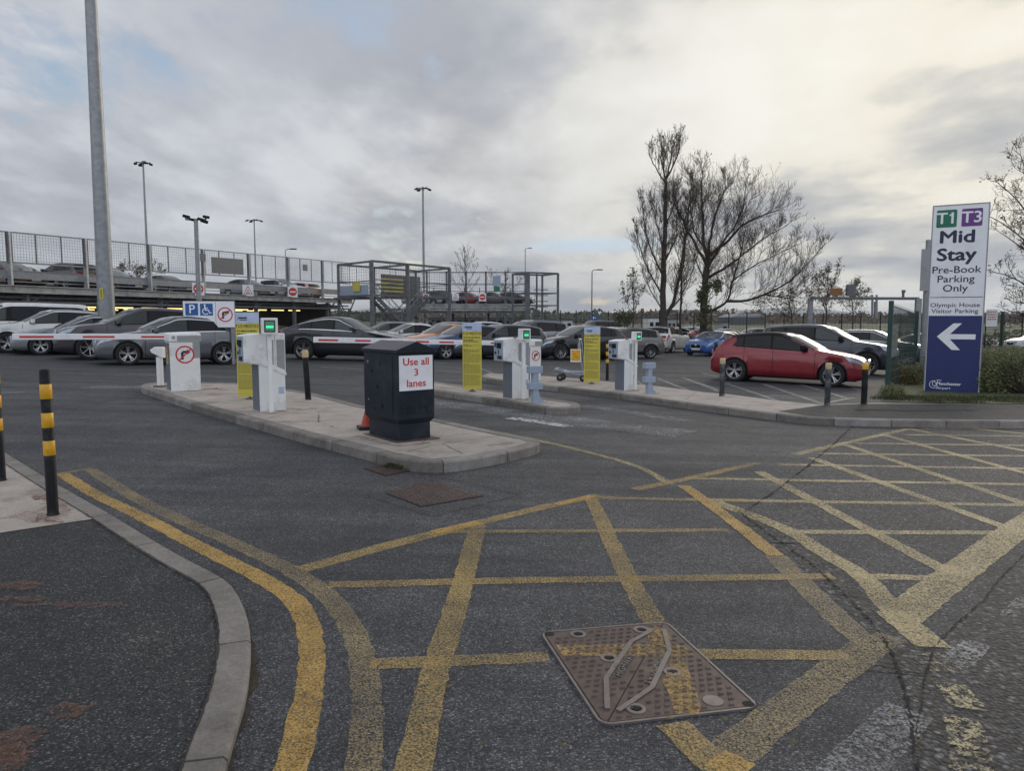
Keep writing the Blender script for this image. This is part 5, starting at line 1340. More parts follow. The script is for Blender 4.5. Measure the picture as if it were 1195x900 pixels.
for a, c in zip(pk, pk[1:]):
    b = MB(); n = 3
    for i in range(1, n): k = a+(c-a)*i/n; b.beam(D(k, 0, rl(k)), D(k, 0, tp(k)), .05, .05)
    for s_ in (a+.14, c-.14): b.beam(D(s_, -.02, rl(s_)), D(s_, -.02, tp(s_)), .05, .05)
    b.build('panel_frame', 'steel_d', deck)
    b = MB(); m = int((c-a)/.16)
    for i in range(m): k = a+.14+(c-a-.28)*i/m; b.beam(D(k, .02, rl(k)), D(k, .02, tp(k)), .010)
    for j in range(10): z = j/10; b.beam(D(a+.1, .02, rl(a)+(tp(a)-rl(a))*z), D(c-.1, .02, rl(c)+(tp(c)-rl(c))*z), .010)
    b.build('wire_mesh', 'wire', deck)
b = MB(); b.beam(D(14.3, -.04, 5.15), D(17.3, -.04, 5.2), .03, 1.1); b.build('infill_panel', 'grate', deck)
for k in (10.6+2.6, 23.9): b = MB(); b.beam(D(k, -.08, 5.6), D(k+.55, -.08, 5.6), .04, .5); b.build('small_plate', 'grate', deck)
rr = random.Random(2); k = 5.8
while k < 29:
    for bk, dk in ((4.2, .0), (9.6, .9), (15.5, 1.6)):
        b = MB(); b.beam(D(k+dk, bk, 2.22), D(k+dk+1.35, bk, 2.22), .2, .09); b.build('tube_light', 'tube', deck)
    k += 2.15
b = MB(); b.beam(D(K0, 23.9, 1.5), D(K1, 23.9, 1.5), .1, 2.8); b.build('rear_wall', 'bldgd', deck)
b = MB(); b.beam(D(K1-.3, 2, 1.2), D(K1-.3, 23.8, 1.2), .1, 3.3); b.build('end_shade_panel', 'bldgd', deck)  # added dark panel standing in for the shade beneath the deck's right end
def round_sign(p, rz, r, label, kind='noentry'):
    if kind == 'noentry':
        t = thing('no_entry_sign', label, 'sign', p, rz, 'no entry signs on the parking decks')
        b = MB(); b.box(-r*1.05, r*1.05, -.02, 0, -r*1.25, r*1.05); b.build('plate', 'wht2', t)
        b = MB(); b.sheet(circ(0, -.05*r, r*.9), -.0205); dd = b.build('red_disc', 'red', t)
        b = MB(); b.sheet([(-r*.62, -r*.2), (r*.62, -r*.2), (r*.62, r*.1), (-r*.62, r*.1)], -.023); b.build('white_bar', 'wht2', dd)
    else:
        t = thing('warning_sign', label, 'sign', p, rz, 'triangular warning signs on the parking decks')
        b = MB(); b.box(-r*1.05, r*1.05, -.02, 0, -r*1.15, r*1.1); b.build('plate', 'wht2', t)
        b = MB(); v = [(-r*.85, -r*.75), (r*.85, -r*.75), (0, r*.8)]
        for i in range(3): b.sheet(strip2(v[i], v[(i+1) % 3], r*.12), -.0205-.0004*i)
        tr = b.build('red_triangle', 'red', t)
        b = MB()
        for i in range(3): b.sheet([(-r*(.12+.13*i), r*(.1-.28*i)), (r*(.12+.13*i), r*(.1-.28*i)), (r*(.12+.13*i), r*(-.02-.28*i)), (-r*(.12+.13*i), r*(-.02-.28*i))], -.0225)
        b.build('small_print', 'blk', tr)
    return t
ang = math.atan2(E.y, E.x)
def k_of(u): r = (u-597.5)/850; return (37*r+26)/(10.7-25.8*r)*DL
for u, z, kd, lab in ((231, 3.5, 'noentry', 'no entry sign on the long deck behind the camera pole'), (288.5, 3.55, 'warn', 'triangular warning sign on the long deck right of the camera pole'), (340.5, 3.62, 'noentry', 'no entry sign on the long deck near its right end')):
    k = k_of(u); round_sign(D(k, -.25, z), ang-R(35), .36, lab, kd)

# cars on the upper floor, parked square to its edge
def deck_car(kind, u, back, col, label, flip=False, **kw):
    k = k_of(u); sp = SH[kind]; c = Vector(D(k, back+sp['L']/2, 3.2))
    h = math.atan2(-NB_.y, -NB_.x)+(math.pi if flip else 0)
    return build_car(kind, 'deck_car', label, col, c, h, group='cars on the upper parking deck', simple=True, **kw)
deck_car('hatch', 62, 1.0, (.16, .055, .03), 'rust brown hatchback at the left end of the upper deck')
deck_car('suv', -30, 1.0, (.2, .2, .21), 'silver suv on the upper deck cut off by the left edge')
deck_car('estate', 104, 3.0, WHITE, 'white estate on the upper deck beside the rust brown hatchback')
deck_car('suv', 130, 1.4, (.03, .03, .035), 'dark suv on the upper deck behind the thick lamp mast', flip=True)
deck_car('saloon', 178, .9, (.022, .026, .075), 'dark blue saloon on the upper deck right of the thick lamp mast')
deck_car('saloon', 222, 3.5, SILV, 'silver saloon low behind the rail left of the camera pole')
deck_car('hatch', 262, 3.0, (.05, .055, .06), 'dark hatchback on the upper deck above the parking sign')
deck_car('saloon', 332, 1.0, (.14, .145, .17), 'grey saloon on the upper deck between the warning and no entry signs')
deck_car('suv', 371, 1.2, WHITE, 'white suv on the upper deck right of the no entry sign')
deck_car('hatch', 388, 1.4, (.5, .3, .25), 'pinkish hatchback at the right end of the long deck', flip=True)
for u, bk, c, lab in ((250, 3.0, (.3, .3, .3), 'grey car in the gloom under the deck above the parking sign'), (330, 4, WHITE, 'white car in the gloom under the deck beside the sloping roof suv'), (365, 3, SILV, 'silver car under the right end of the long deck'), (300, 5, (.2, .2, .22), 'dark car under the deck behind the first yellow notice')):
    k = k_of(u); c0 = Vector(D(k, bk+2, 0)); c0.z = H(c0.x, c0.y)
    build_car('saloon', 'sheltered_car', lab, c, c0, math.atan2(-NB_.y, -NB_.x), group='cars parked beneath the long deck', simple=True)

# ---------------------------------------------------------------- stair tower and second deck
st = thing('stair_tower', 'open steel stair tower with mesh cage joining the two parking decks', 'stair tower', (0, 0, 0))
q0, q1 = Vector((-10.7, 56, 0)), Vector((-5.45, 64, 0)); ed = (q1-q0).normalized(); nb = Vector((-.67, .742, 0)); QL = (q1-q0).length
def Q(s, bk, z): p = q0+ed*(s*QL)+nb*bk; return (p.x, p.y, z)
SD = 5.1
for s in (0, .43, 1.0):
    for bk in (0, SD):
        p = Q(s, bk, 0); b = MB(); b.beam((p[0], p[1], H(p[0], p[1])), Q(s, bk, 5.85), .28 if bk == 0 else .2); b.build('column', 'steel_d', st)
b = MB()
for bk in (0, SD):
    b.beam(Q(0, bk, 5.88), Q(1, bk, 5.88), .2, .16)
    for z, w in ((3.3, .12), (1.95, .09), (4.5, .07), (3.75, .05), (4.1, .05)): b.beam(Q(0, bk, z), Q(1, bk, z), w)
for s in (0, .43, 1.0):
    b.beam(Q(s, 0, 5.85), Q(s, SD, 5.85), .16, .14); b.beam(Q(s, 0, 3.28), Q(s, SD, 3.28), .14, .16); b.beam(Q(s, 0, 4.4), Q(s, SD, 4.4), .06)
b.build('frame_beam', 'steel_d', st)
b = MB(); b.beam(Q(.0, SD/2, 3.12), Q(.14, SD/2, 3.12), SD-.3, .16); b.beam(Q(.5, SD-.9, 2.3), Q(1, SD-.9, 2.3), 1.5, .12); b.build('landing', 'steel_d', st)
b = MB(); b.beam(Q(0, .5, 3.7), Q(0, SD-.3, 3.7), .03, .8); b.build('landing_panel', 'bars', st)
b = MB(); b.beam(Q(-.01, 1.6, 4.0), Q(-.01, 2.7, 4.0), .04, .75); b.build('yellow_notice', 'noticeyel', st)
for bk, s0, s1, z0, z1 in ((.55, .06, .42, 3.15, .75), (1.7, .46, .72, 1.1, 3.1), (3.2, .95, .55, 3.2, .6), (.6, .5, .95, .9, -.3)):
    b = MB(); b.beam(Q(s0, bk-.5, z0), Q(s1, bk-.5, z1), .07, .30); b.beam(Q(s0, bk+.5, z0), Q(s1, bk+.5, z1), .07, .30)
    n = 12
    for i in range(n): s = s0+(s1-s0)*(i+.5)/n; z = z0+(z1-z0)*(i+.5)/n; b.beam(Q(s-.014, bk, z), Q(s+.014, bk, z), 1.0, .04)
    b.build('stair_flight', 'steel_d', st)
    b = MB(); b.beam(Q(s0, bk-.5, z0+1.0), Q(s1, bk-.5, z1+1.0), .06); b.beam(Q(s0, bk-.5, z0+.55), Q(s1, bk-.5, z1+.55), .04)
    for i in range(6): s = s0+(s1-s0)*i/5; z = z0+(z1-z0)*i/5; b.beam(Q(s, bk-.5, z), Q(s, bk-.5, z+1.0), .04)
    b.build('handrail', 'steel', st)
b = MB()
for bk_ in (0, SD):
    for a_, c_ in ((0, .43), (.43, 1.0)):
        m = 16
        for i in range(1, m): s = a_+(c_-a_)*i/m; b.beam(Q(s, bk_, 3.3), Q(s, bk_, 5.8), .05 if i % 8 == 0 else .012)
        for j in range(12): z = 3.4+.2*j; b.beam(Q(a_, bk_, z), Q(c_, bk_, z), .012)
for i in range(1, 14): b.beam(Q(0, SD*i/14, 3.3), Q(0, SD*i/14, 5.8), .012)
for j in range(10): b.beam(Q(0, 0, 3.4+.24*j), Q(0, SD, 3.4+.24*j), .010)
b.build('cage_mesh', 'wire', st)
b = MB()
for z in (3.9, 4.25, 4.6, 4.95): b.beam(Q(.5, SD-.2, z), Q(.8, SD-.2, z), .03, .14)
b.build('louvre_panel', 'noticeyel', st)
b = MB(); b.beam(Q(.55, SD+.4, 4.4), Q(1.1, SD+.4, 4.4), .06, 2.0); b.build('grey_screen', 'grate', st)
b = MB(); p = Q(.0, .1, 0); b.beam((p[0], p[1], 0), Q(.43, .1, 3.1), .06); b.beam(Q(.43, .1, 0), Q(.0, .1, 3.1), .06); b.beam(Q(0, SD, 0), Q(0, 2.5, 3.1), .07); b.beam(Q(0, 2.5, 0), Q(0, SD, 3.1), .07); b.build('brace', 'steel_d', st)
Y2 = 75.0
d2 = thing('parking_deck', 'shorter far steel parking deck between the stair tower and the tall mesh cage', 'parking deck', (0, 0, 0))
X0, X1 = -10.8, 1.35; z2 = 2.95
b = MB(); b.box(X0, X1, Y2, Y2+22, z2-.2, z2); b.build('deck_floor', 'deckfloor', d2)
b = MB(); b.box(X0, X1+.1, Y2-.15, Y2+.02, z2-.42, z2+.02); b.box(X0, X1, Y2-.2, Y2-.1, z2-.05, z2+.08); b.box(X0, X1, Y2+.3, Y2+.5, z2-.9, z2-.62); b.box(X0, X1, Y2-.1, Y2+.1, z2-.66, z2-.5); b.build('edge_beam', 'beam', d2)
b = MB(); b.box(X0, X1+.2, Y2-.12, Y2-.05, z2+.5, z2+.72); b.box(X0, X1+.2, Y2-.1, Y2-.05, z2+2.0, z2+2.08); b.box(X0, X1+.2, Y2-.1, Y2-.05, z2+3.2, z2+3.3); b.box(X0, X1+.2, Y2-.1, Y2-.05, z2+1.3, z2+1.37); b.build('crash_rail', 'steel_d', d2)
for i in range(7):
    x = X0+.1+(X1-X0-.1)*i/6
    b = MB(); b.box(x-.09, x+.09, Y2-.1, Y2+.06, z2-.1, z2+3.35); b.build('fence_post', 'steel_d', d2)
    if i % 2 == 0 or i == 5:
        for yy in (0, 7.5): b = MB(); b.box(x-.14, x+.14, Y2+yy, Y2+yy+.28, H(x, Y2)-.02, z2-.18); b.build('column', 'steel_d', d2)
b = MB(); n = 60
for i in range(n): x = X0+(X1-X0)*i/n; b.beam((x, Y2-.06, z2+.7), (x, Y2-.06, z2+3.2), .009)
for j in range(9): z = z2+.8+j*.28; b.beam((X0, Y2-.06, z), (X1, Y2-.06, z), .010)
b.build('wire_mesh', 'wire', d2)
b = MB()
for x in (X1-3.8, X1-.8): b.beam((x, Y2+.1, -.2), (x+1.6*(1 if x < 0 else -1), Y2+.1, z2-.5), .1)
b.box(X0, X1, Y2+21, Y2+21.1, z2+.9, z2+1.1); b.box(X0, X1, Y2+8, Y2+8.15, z2-2.2, z2-2.08)
for i in range(6): x = X0+2*i+.5; b.box(x, x+.12, Y2+21, Y2+21.1, z2, z2+2.6)
b.build('brace', 'steel_d', d2)
b = MB(); b.box(X1-3.3, X1-2.5, Y2-.3, Y2-.15, z2+1.9, z2+2.9); b.build('panel', 'bars', d2)
b = MB(); b.box(X1-3.2, X1-2.6, Y2-.33, Y2-.3, z2+1.35, z2+1.85); b.build('green_panel', plain('dull green panel', (.01, .16, .08), .4), d2)
for u, kd, r, lab in ((497, 'noentry', .30, 'no entry sign seen through the stair tower'), (531.5, 'warn', .32, 'triangular warning sign at the left of the far deck'), (563, 'noentry', .35, 'no entry sign in the middle of the far deck')):
    p = at(u, 346.5, Y2-.35); round_sign(p, 0, r, lab, kd)
for x, c, k, lab in ((-9.5, (.35, .35, .36), 'saloon', 'silver saloon at the left of the far upper deck'), (-7.2, BLACK, 'suv', 'black suv on the far upper deck behind the lamp post'), (-4.6, (.3, .02, .03), 'hatch', 'red hatchback on the far upper deck beside the warning sign'), (-1.8, (.12, .12, .13), 'saloon', 'dark grey saloon on the far upper deck beside the no entry sign'), (.4, BLACK, 'hatch', 'black hatchback at the right of the far upper deck')):
    build_car(k, 'deck_car', lab, c, (x, Y2+4, z2), R(-15), group='cars on the upper parking deck', simple=True)
# tall cage at the right end
cg = thing('steel_cage', 'tall square steel frame clad in mesh at the right end of the far deck', 'frame', (0, 0, 0))
ca, cb = Vector((1.45, 68, 0)), Vector((4.35, 69.5, 0))
cv = (cb-ca); cn = Vector((-cv.y, cv.x, 0)).normalized()*3
zt_ = 5.75
for p, w in ((ca, .42), (cb, .22), (ca+cn, .2), (cb+cn, .2), (ca*.5+cb*.5+cn*.4, .16)):
    b = MB(); b.beam((p.x, p.y, H(p.x, p.y)), (p.x, p.y, zt_), w); b.build('column', 'steel_d', cg)
b = MB()
for z in (zt_, 3.9, 2.75, 1.2):
    for a, c in ((ca, cb), (ca+cn, cb+cn), (ca, ca+cn), (cb, cb+cn)): b.beam((a.x, a.y, z), (c.x, c.y, z), .1 if z < 5 else .16)
b.build('frame_beam', 'steel_d', cg)
b = MB()
for i in range(15): p = ca+cv*(i/15); b.beam((p.x, p.y, 1.2), (p.x, p.y, zt_), .012)
for j in range(20): z = 1.2+4.5*j/20; b.beam((ca.x, ca.y, z), (cb.x, cb.y, z), .012)
b.build('cage_mesh', 'wire', cg)
b = MB()
for k in range(5): p = ca+cv*.45+cn*.4; b.box(p.x-.1, p.x+1.2, p.y-.05, p.y, 2.0+.55*k, 2.08+.55*k)
b.build('landing_rail', 'steel_d', cg)
# ================================================================ MASTS AND POLES
def mast(u, vtop, Y, rb, rt, label, head='none', grp='slim lamp masts beyond the car park', base_v=None):
    ptop = at(u, vtop, Y); g = H(ptop.x, Y); h = ptop.z-g
    t = thing('lamp_mast', label, 'lamp post', (ptop.x, Y, g), 0, grp)
    b = MB(); b.cyl((0, 0, 0), (0, 0, h), rb, rt, 20); b.build('mast', 'steel', t)
    if head == 'ring':
        b = MB(); r = .012*Y
        b.cyl((0, 0, h-.1), (0, 0, h+.15), rt*1.6, n=10); b.build('crown_ring', 'steel_d', t)
        for i in range(4):
            a = R(45+90*i) if i % 2 else R(90*i+20)
            x, y = math.cos(a)*r*.75, math.sin(a)*r*.75
            b = MB(); b.beam((0, 0, h), (x, y, h+.05), .06); b.beam((x*.8, y*.8, h-.05), (x*1.25, y*1.25, h-.13), .32, .14); b.build('lamp_head', 'trim', t)
    if head == 'arm':
        b = MB(); b.tube([(0, 0, h), (.1, 0, h+.15), (.7, 0, h+.22)], .035, 6); b.box(.5, 1.1, -.12, .12, h+.15, h+.25); b.build('lamp_head', 'trim', t)
    return t, h
# big tapering mast in front of the deck
ptop = at(105.5, -60, 27.5); g = H(ptop.x, 27.5)
t = thing('lamp_mast', 'very tall thick grey lamp mast rising out of the picture behind the parked cars', 'lamp post', (ptop.x+.0, 27.5, g))
pb = at(124.5, 366, 27.5); pt_ = at(104.5, -10, 27.5); hh = 26.0
b = MB(); x_off = pb.x-ptop.x
b.cyl((x_off, 0, 0), (x_off, 0, hh), .305, .09, 28); b.build('mast', 'steel', t)
b = MB(); b.box(x_off-.34, x_off+.34, -.34, .34, 0, .05); b.build('base_flange', 'steel_d', t)
zl = at(124.5, 343, 27.5).z-g; b = MB(); b.box(x_off-.06, x_off+.08, -.31, -.288, zl-.2, zl+.2); lb = b.build('warning_label', 'noticeyel', t)
b = MB()
for k in range(4): b.box(x_off-.02, x_off+.04, -.3125, -.31, zl-.14+.08*k, zl-.1+.08*k)
b.build('print_mark', 'blk', lb)
mast(167, 190, 62, .13, .07, 'slim tall mast with a lamp cluster rising behind the left of the long deck', 'ring')
mast(296.5, 257, 98, .14, .08, 'distant short lamp mast above the middle of the long deck', 'ring')
mast(493.5, 220, 80, .16, .10, 'dark lamp mast with a lamp cluster standing over the stair tower', 'ring')
mast(613, 291, 120, .10, .07, 'thin pale lamp post above the right end of the far deck', 'arm')
mast(691, 317, 78, .10, .06, 'thin lamp post against the sky left of the young tree', 'arm')
mast(333, 293, 72, .05, .04, 'small swan neck lamp on the long deck near its right end', 'arm')
# camera pole
ptop = at(228.6, 256, 31); g = H(ptop.x, 31); h = ptop.z-g
t = thing('camera_pole', 'grey pole carrying a cluster of black cameras above the parking sign', 'camera pole', (ptop.x, 31, g))
b = MB(); b.cyl((0, 0, 0), (0, 0, h), .11, .085, 16); b.build('pole', 'steel', t)
b = MB(); b.box(-.42, .42, -.05, .05, h-.03, h+.03); b.build('bracket', 'steel_d', t)
for x, dz, a in ((-.42, .12, 30), (-.22, .0, -20), (.2, 0, 10), (.42, .1, -30), (.33, -.08, 50)):
    b = MB(); c_, s_ = math.cos(R(a)), math.sin(R(a)); b.beam((x-.12*c_, -.12*s_, h+dz+.03), (x+.16*c_, .16*s_, h+dz-.03), .12, .11); b.cyl((x, 0, h), (x, 0, h+dz), .03, n=8); b.build('camera', 'trim', t)

# height gantry on the right
t = thing('height_gantry', 'pale steel height gantry with hanging cables behind the slate grey suv', 'gantry', (0, 0, 0))
ga, gb = at(946, 348, 48), at(1072, 348.5, 40)
b = MB(); b.beam(ga, gb, .14, .16); b.build('cross_beam', 'steel', t)
for p, w in ((ga, .3), (gb, .3), (at(950.5, 372, 47.6), .1)): b = MB(); b.beam((p.x, p.y, H(p.x, p.y)), (p.x, p.y, p.z), w, .18); b.build('upright', 'steel', t)
for u, v0_, v1_ in ((1018, 344, 372), (1023, 344, 372)): b = MB(); b.beam(at(u, v0_, 43), at(u, v1_, 43), .09); b.build('hanger', 'steel', t)
b = MB(); b.beam(at(1018, 349, 43), at(1024, 349, 43), .05); b.beam(at(1021, 352, 42.95), at(1021, 371, 42.95), .22, .02); b.build('height_plate', 'lgrey', t)
b = MB(); b.beam(at(1054, 348, 41.5), at(1054, 340, 41.5), .1); b.beam(at(1053, 340, 41.5), at(1056, 340, 41.5), .15); b.build('lamp_bracket', 'steel_d', t)
p = at(976, 340.5, 47); t = thing('direction_board', 'small brown board standing on the gantry beam', 'sign', p)
b = MB(); b.box(-.38, .38, -.03, .03, -.23, .23); b.build('board', 'board', t); b = MB(); b.box(-.03, .03, -.03, .03, -.42, -.23); b.build('stem', 'steel_d', t)
p = at(993, 339, 46); t = thing('signal_box', 'dark louvred box with a spike standing on the gantry beam', 'signal', p)
b = MB(); b.box(-.27, .27, -.1, .1, -.36, .36); b.build('housing', 'steel_d', t)
b = MB(); b.cyl((.0, 0, .36), (.02, 0, .72), .03, .01, 8); b.box(-.03, .03, -.03, .03, -.5, -.36); b.build('spike', 'steel_d', t)

# ================================================================ TREES
def lower(l, amt, v0, v1):
    return [([(u, v+amt*max(0, min(1, (v1-v)/(v1-v0)))) for u, v in P], a, b, c) for P, a, b, c in l]
def grow_tree(name, label, limbs, u0, v0, Y, seed, mat='twig', tipcut=.75, levels=(7, 6, 5), lens=(.5, .5), leaf=None, nleaf=0, grp=None, spread=.8, up=.35, pxs=1.0, cat='tree', jit=.6, sec_len=None, thin=.006):
    """limbs: list of (picture points, radius at foot, radius at tip, depth offset at tip); the branching is grown round them."""
    rnd = random.Random(seed)
    base = at(u0, v0, Y); base.z = H(base.x, base.y)
    t = thing(name, label, cat, base, 0, grp)
    wood = MB(); tw = MB(); lv = MB(); tips = []
    for li, (pts, r0, r1, dy) in enumerate(limbs):
        P = []; n = len(pts)
        for i, (u, v) in enumerate(pts):
            y = Y+dy*(i/(n-1))**1.0
            P.append(at(u, v, y)-base)
        if li == 0: P[0] = Vector((0, 0, -.1))
        P = smooth_poly(P, 4); n = len(P)
        P = [p+Vector((rnd.gauss(0, .03), rnd.gauss(0, .03), 0))*(i > 1) for i, p in enumerate(P)]
        rs = [r0+(r1-r0)*(i/(n-1))**.8 for i in range(n)]
        rs = [q*.68 for q in rs]; wood.tube(P, rs, 8)
        L = sum((b-a).length for a, b in zip(P, P[1:]))
        # secondary branches
        cnt = int(L*levels[0]); lo = .22 if li == 0 else .12
        for k in range(cnt):
            s = lo+(1-lo)*(k+rnd.random())/cnt; idx = min(n-2, int(s*(n-1))); f = s*(n-1)-idx
            p = P[idx].lerp(P[idx+1], f); d = (P[idx+1]-P[idx]).normalized(); r = rs[idx]
            grow(p, d, r, rnd, tw, tips, (sec_len or 2.0)*(1.15-s*tipcut)*rnd.uniform(.6, 1.25), 1, levels, spread, up, thin)
    wood.build('trunk', 'bark', t)
    if tw.v: tw.build('crown', mat, t)
    if nleaf and tips:
        for k in range(nleaf):
            p = rnd.choice(tips)+Vector((rnd.gauss(0, .12), rnd.gauss(0, .12), rnd.gauss(0, .12))); s = rnd.uniform(.03, .07)*pxs
            a = Vector((rnd.gauss(0, 1), rnd.gauss(0, 1), rnd.gauss(0, 1))).normalized(); b_ = a.orthogonal().normalized(); 
            lv.add([p-a*s, p+b_*s*.6, p+a*s, p-b_*s*.6], [(0, 1, 2, 3)])
        lv.build('leaves', leaf, t)
    return t
def grow(p, d, r, rnd, mb, tips, L, lvl, levels, spread, up, thin):
    v = Vector((rnd.gauss(0, 1), rnd.gauss(0, 1), rnd.gauss(0, 1))); v -= d*v.dot(d)
    if v.length < 1e-3: return
    v.normalize(); dd = (d*(1-spread*.5)+v*spread+Vector((0, 0, up))).normalized()
    n = 4 if lvl < 3 else 3; P = [p]; q = p.copy()
    for i in range(n):
        dd = (dd+Vector((rnd.gauss(0, .16), rnd.gauss(0, .16), rnd.gauss(0, .12)+.06))).normalized(); q = q+dd*(L/n); P.append(q.copy())
    rb = min(r*.42, .018/lvl+.003); rb = max(rb, thin*1.25)
    mb.tube(P, [rb+(thin-rb)*i/n for i in range(n+1)], 3)
    tips.append(P[-1])
    if lvl < len(levels):
        for k in range(levels[lvl]):
            s = rnd.uniform(.15, 1.0); i = min(n-1, int(s*n)); pp = P[i].lerp(P[i+1], s*n-i)
            grow(pp, (P[i+1]-P[i]).normalized(), rb, rnd, mb, tips, L*rnd.uniform(.3, .6), lvl+1, levels, spread, up, thin)
Zm = lambda l: [(700+x/3.333, 130+y/3.333) for x, y in l]
grow_tree('bare_tree', 'broad bare tree with a dark trunk and a long low limb reaching right', lower([
    (Zm([(405, 900), (405, 760), (408, 690), (415, 610), (424, 560)]), .40, .24, 0),
    (Zm([(418, 600), (370, 500), (330, 400), (300, 320), (285, 270)]), .17, .03, -1.5),
    (Zm([(420, 575), (403, 470), (400, 350), (395, 230), (402, 100)]), .20, .03, .6),
    (Zm([(424, 560), (430, 460), (455, 330), (482, 240), (490, 150)]), .17, .03, 2),
    (Zm([(426, 560), (500, 480), (560, 400), (640, 350), (700, 325)]), .16, .03, -2),
    (Zm([(425, 645), (500, 600), (570, 540), (640, 470), (735, 400)]), .15, .03, 2.5),
    (Zm([(412, 785), (455, 765), (495, 738), (515, 670), (545, 560), (562, 440)]), .17, .03, -1),
    (Zm([(495, 738), (570, 736), (650, 708), (740, 660), (810, 590), (868, 510)]), .15, .025, .5),
    (Zm([(640, 712), (700, 722), (760, 722), (830, 660)]), .08, .02, -1.2),
    (Zm([(424, 600), (470, 510), (530, 400), (560, 290), (570, 190)]), .14, .025, -2.5),
    (Zm([(415, 690), (390, 620), (365, 560), (340, 470)]), .09, .02, 2),
    (Zm([(515, 660), (600, 600), (680, 560), (770, 500)]), .08, .02, -2),
    (Zm([(425, 560), (370, 440), (355, 300), (375, 160)]), .12, .02, 2.6),
], 32, 165, 300), 822, 388, 48, 11, levels=(3.6, 7, 6), sec_len=2.7, leaf='leafbrown', nleaf=1500, pxs=1.1, thin=.005, up=.52, spread=.7)
grow_tree('ivy_clump', 'leafy ivy clump round the trunk foot of the broad bare tree', [(Zm([(405, 880), (404, 790), (400, 700)]), .05, .02, -.2), (Zm([(410, 760), (440, 700), (455, 690)]), .03, .02, -.3)], 821.5, 388, 47.5, 5, levels=(5, 4), sec_len=.8, leaf='leafgrn', nleaf=1500, pxs=1.7, cat='ivy')
grow_tree('bare_tree', 'tall narrow bare poplar with a forked top left of the broad bare tree', lower([
    (Zm([(245, 900), (246, 700), (250, 520), (254, 380), (255, 240)]), .34, .13, 0),
    (Zm([(255, 245), (243, 180), (240, 75)]), .10, .02, .4), (Zm([(255, 245), (275, 170), (281, 95)]), .09, .02, -.6), (Zm([(255, 250), (300, 150), (316, 50)]), .10, .02, .5), (Zm([(255, 260), (215, 190), (190, 130)]), .08, .02, -.4),
    (Zm([(250, 810), (290, 720), (318, 600), (335, 480), (350, 330), (362, 225)]), .20, .03, 1.2),
    (Zm([(246, 640), (200, 540), (170, 420), (165, 320)]), .10, .02, .8), (Zm([(246, 720), (190, 620), (155, 520), (140, 440)]), .09, .02, -.8), (Zm([(248, 540), (220, 430), (195, 330)]), .08, .02, -.5),
    (Zm([(248, 780), (200, 700), (165, 640)]), .07, .02, .5), (Zm([(252, 450), (285, 360), (300, 280)]), .08, .02, -.9), (Zm([(262, 790), (325, 700), (380, 560)]), .08, .02, -1), (Zm([(247, 600), (290, 500), (300, 400)]), .08, .02, .7)], 12, 145, 260),
    773.5, 388, 46, 21, levels=(4.6, 6, 5), sec_len=1.75, tipcut=.9, leaf='leafbrown', nleaf=1100, pxs=1.1, thin=.0055, spread=.58, up=.75)
grow_tree('bare_tree', 'thin bare tree squeezed between the poplar and the broad bare tree', [(Zm([(312, 880), (315, 740), (325, 600), (335, 480)]), .14, .05, 0), (Zm([(335, 490), (300, 380), (290, 300)]), .05, .02, .5), (Zm([(333, 500), (365, 400), (385, 280)]), .05, .02, -.5)], 793.5, 388, 50, 31, levels=(3.5, 5, 3), sec_len=1.3, leaf='leafbrown', nleaf=400, thin=.006, up=.55)
grow_tree('young_tree', 'small leafy young tree left of the tall poplar', [(Zm([(133, 880), (131, 780), (128, 700), (126, 635)]), .07, .02, 0), (Zm([(131, 790), (100, 740), (90, 690)]), .03, .01, .3), (Zm([(131, 780), (150, 730), (158, 700)]), .03, .01, -.3)], 739.5, 388, 44, 41, levels=(5, 4), sec_len=.95, leaf='leafgrn', nleaf=420, pxs=1.35, up=.5)
grow_tree('low_bush', 'rounded leafy bush at the foot of the young tree', [(Zm([(95, 880), (85, 830), (80, 800)]), .03, .01, 0), (Zm([(95, 880), (110, 830), (120, 810)]), .03, .01, .3)], 727, 388, 45, 43, levels=(7, 5), sec_len=.7, leaf='leafgrn', nleaf=650, pxs=1.4, cat='bush')
grow_tree('leafy_tree', 'slender leafy tree rising behind the height gantry', [(Zm([(875, 880), (880, 780), (885, 690), (890, 610)]), .10, .03, 0), (Zm([(880, 760), (905, 690), (925, 600)]), .05, .015, .4), (Zm([(880, 780), (850, 700), (862, 620)]), .05, .015, -.4), (Zm([(884, 740), (840, 680), (830, 660)]), .04, .01, .3)], 963, 385, 58, 51, levels=(4, 5, 3), sec_len=1.1, leaf='leafgrn', nleaf=800, pxs=1.5, up=.4, thin=.007)
grow_tree('leafy_tree', 'small dark leafy tree under the gantry beam', [([(995, 385), (995, 365), (994, 345), (996, 332)], .09, .02, 0), ([(995, 366), (1003, 352), (1010, 340)], .04, .01, .4), ([(995, 366), (985, 355), (980, 346)], .04, .01, -.4)], 995, 385, 56, 52, levels=(6, 5, 2), sec_len=1.2, leaf='leafgrn', nleaf=800, pxs=1.5, up=.3, thin=.007)
grow_tree('autumn_tree', 'low tree with thin yellow leaves just right of the broad bare tree', [([(925, 388), (924, 372), (922, 358), (918, 345)], .09, .02, 0), ([(924, 370), (938, 356), (948, 346)], .05, .01, .6), ([(924, 372), (905, 362), (893, 352)], .05, .01, -.5)], 925, 388, 52, 53, levels=(5, 5, 3), sec_len=1.5, leaf='leafbrown', nleaf=900, pxs=1.5, up=.2, thin=.006)
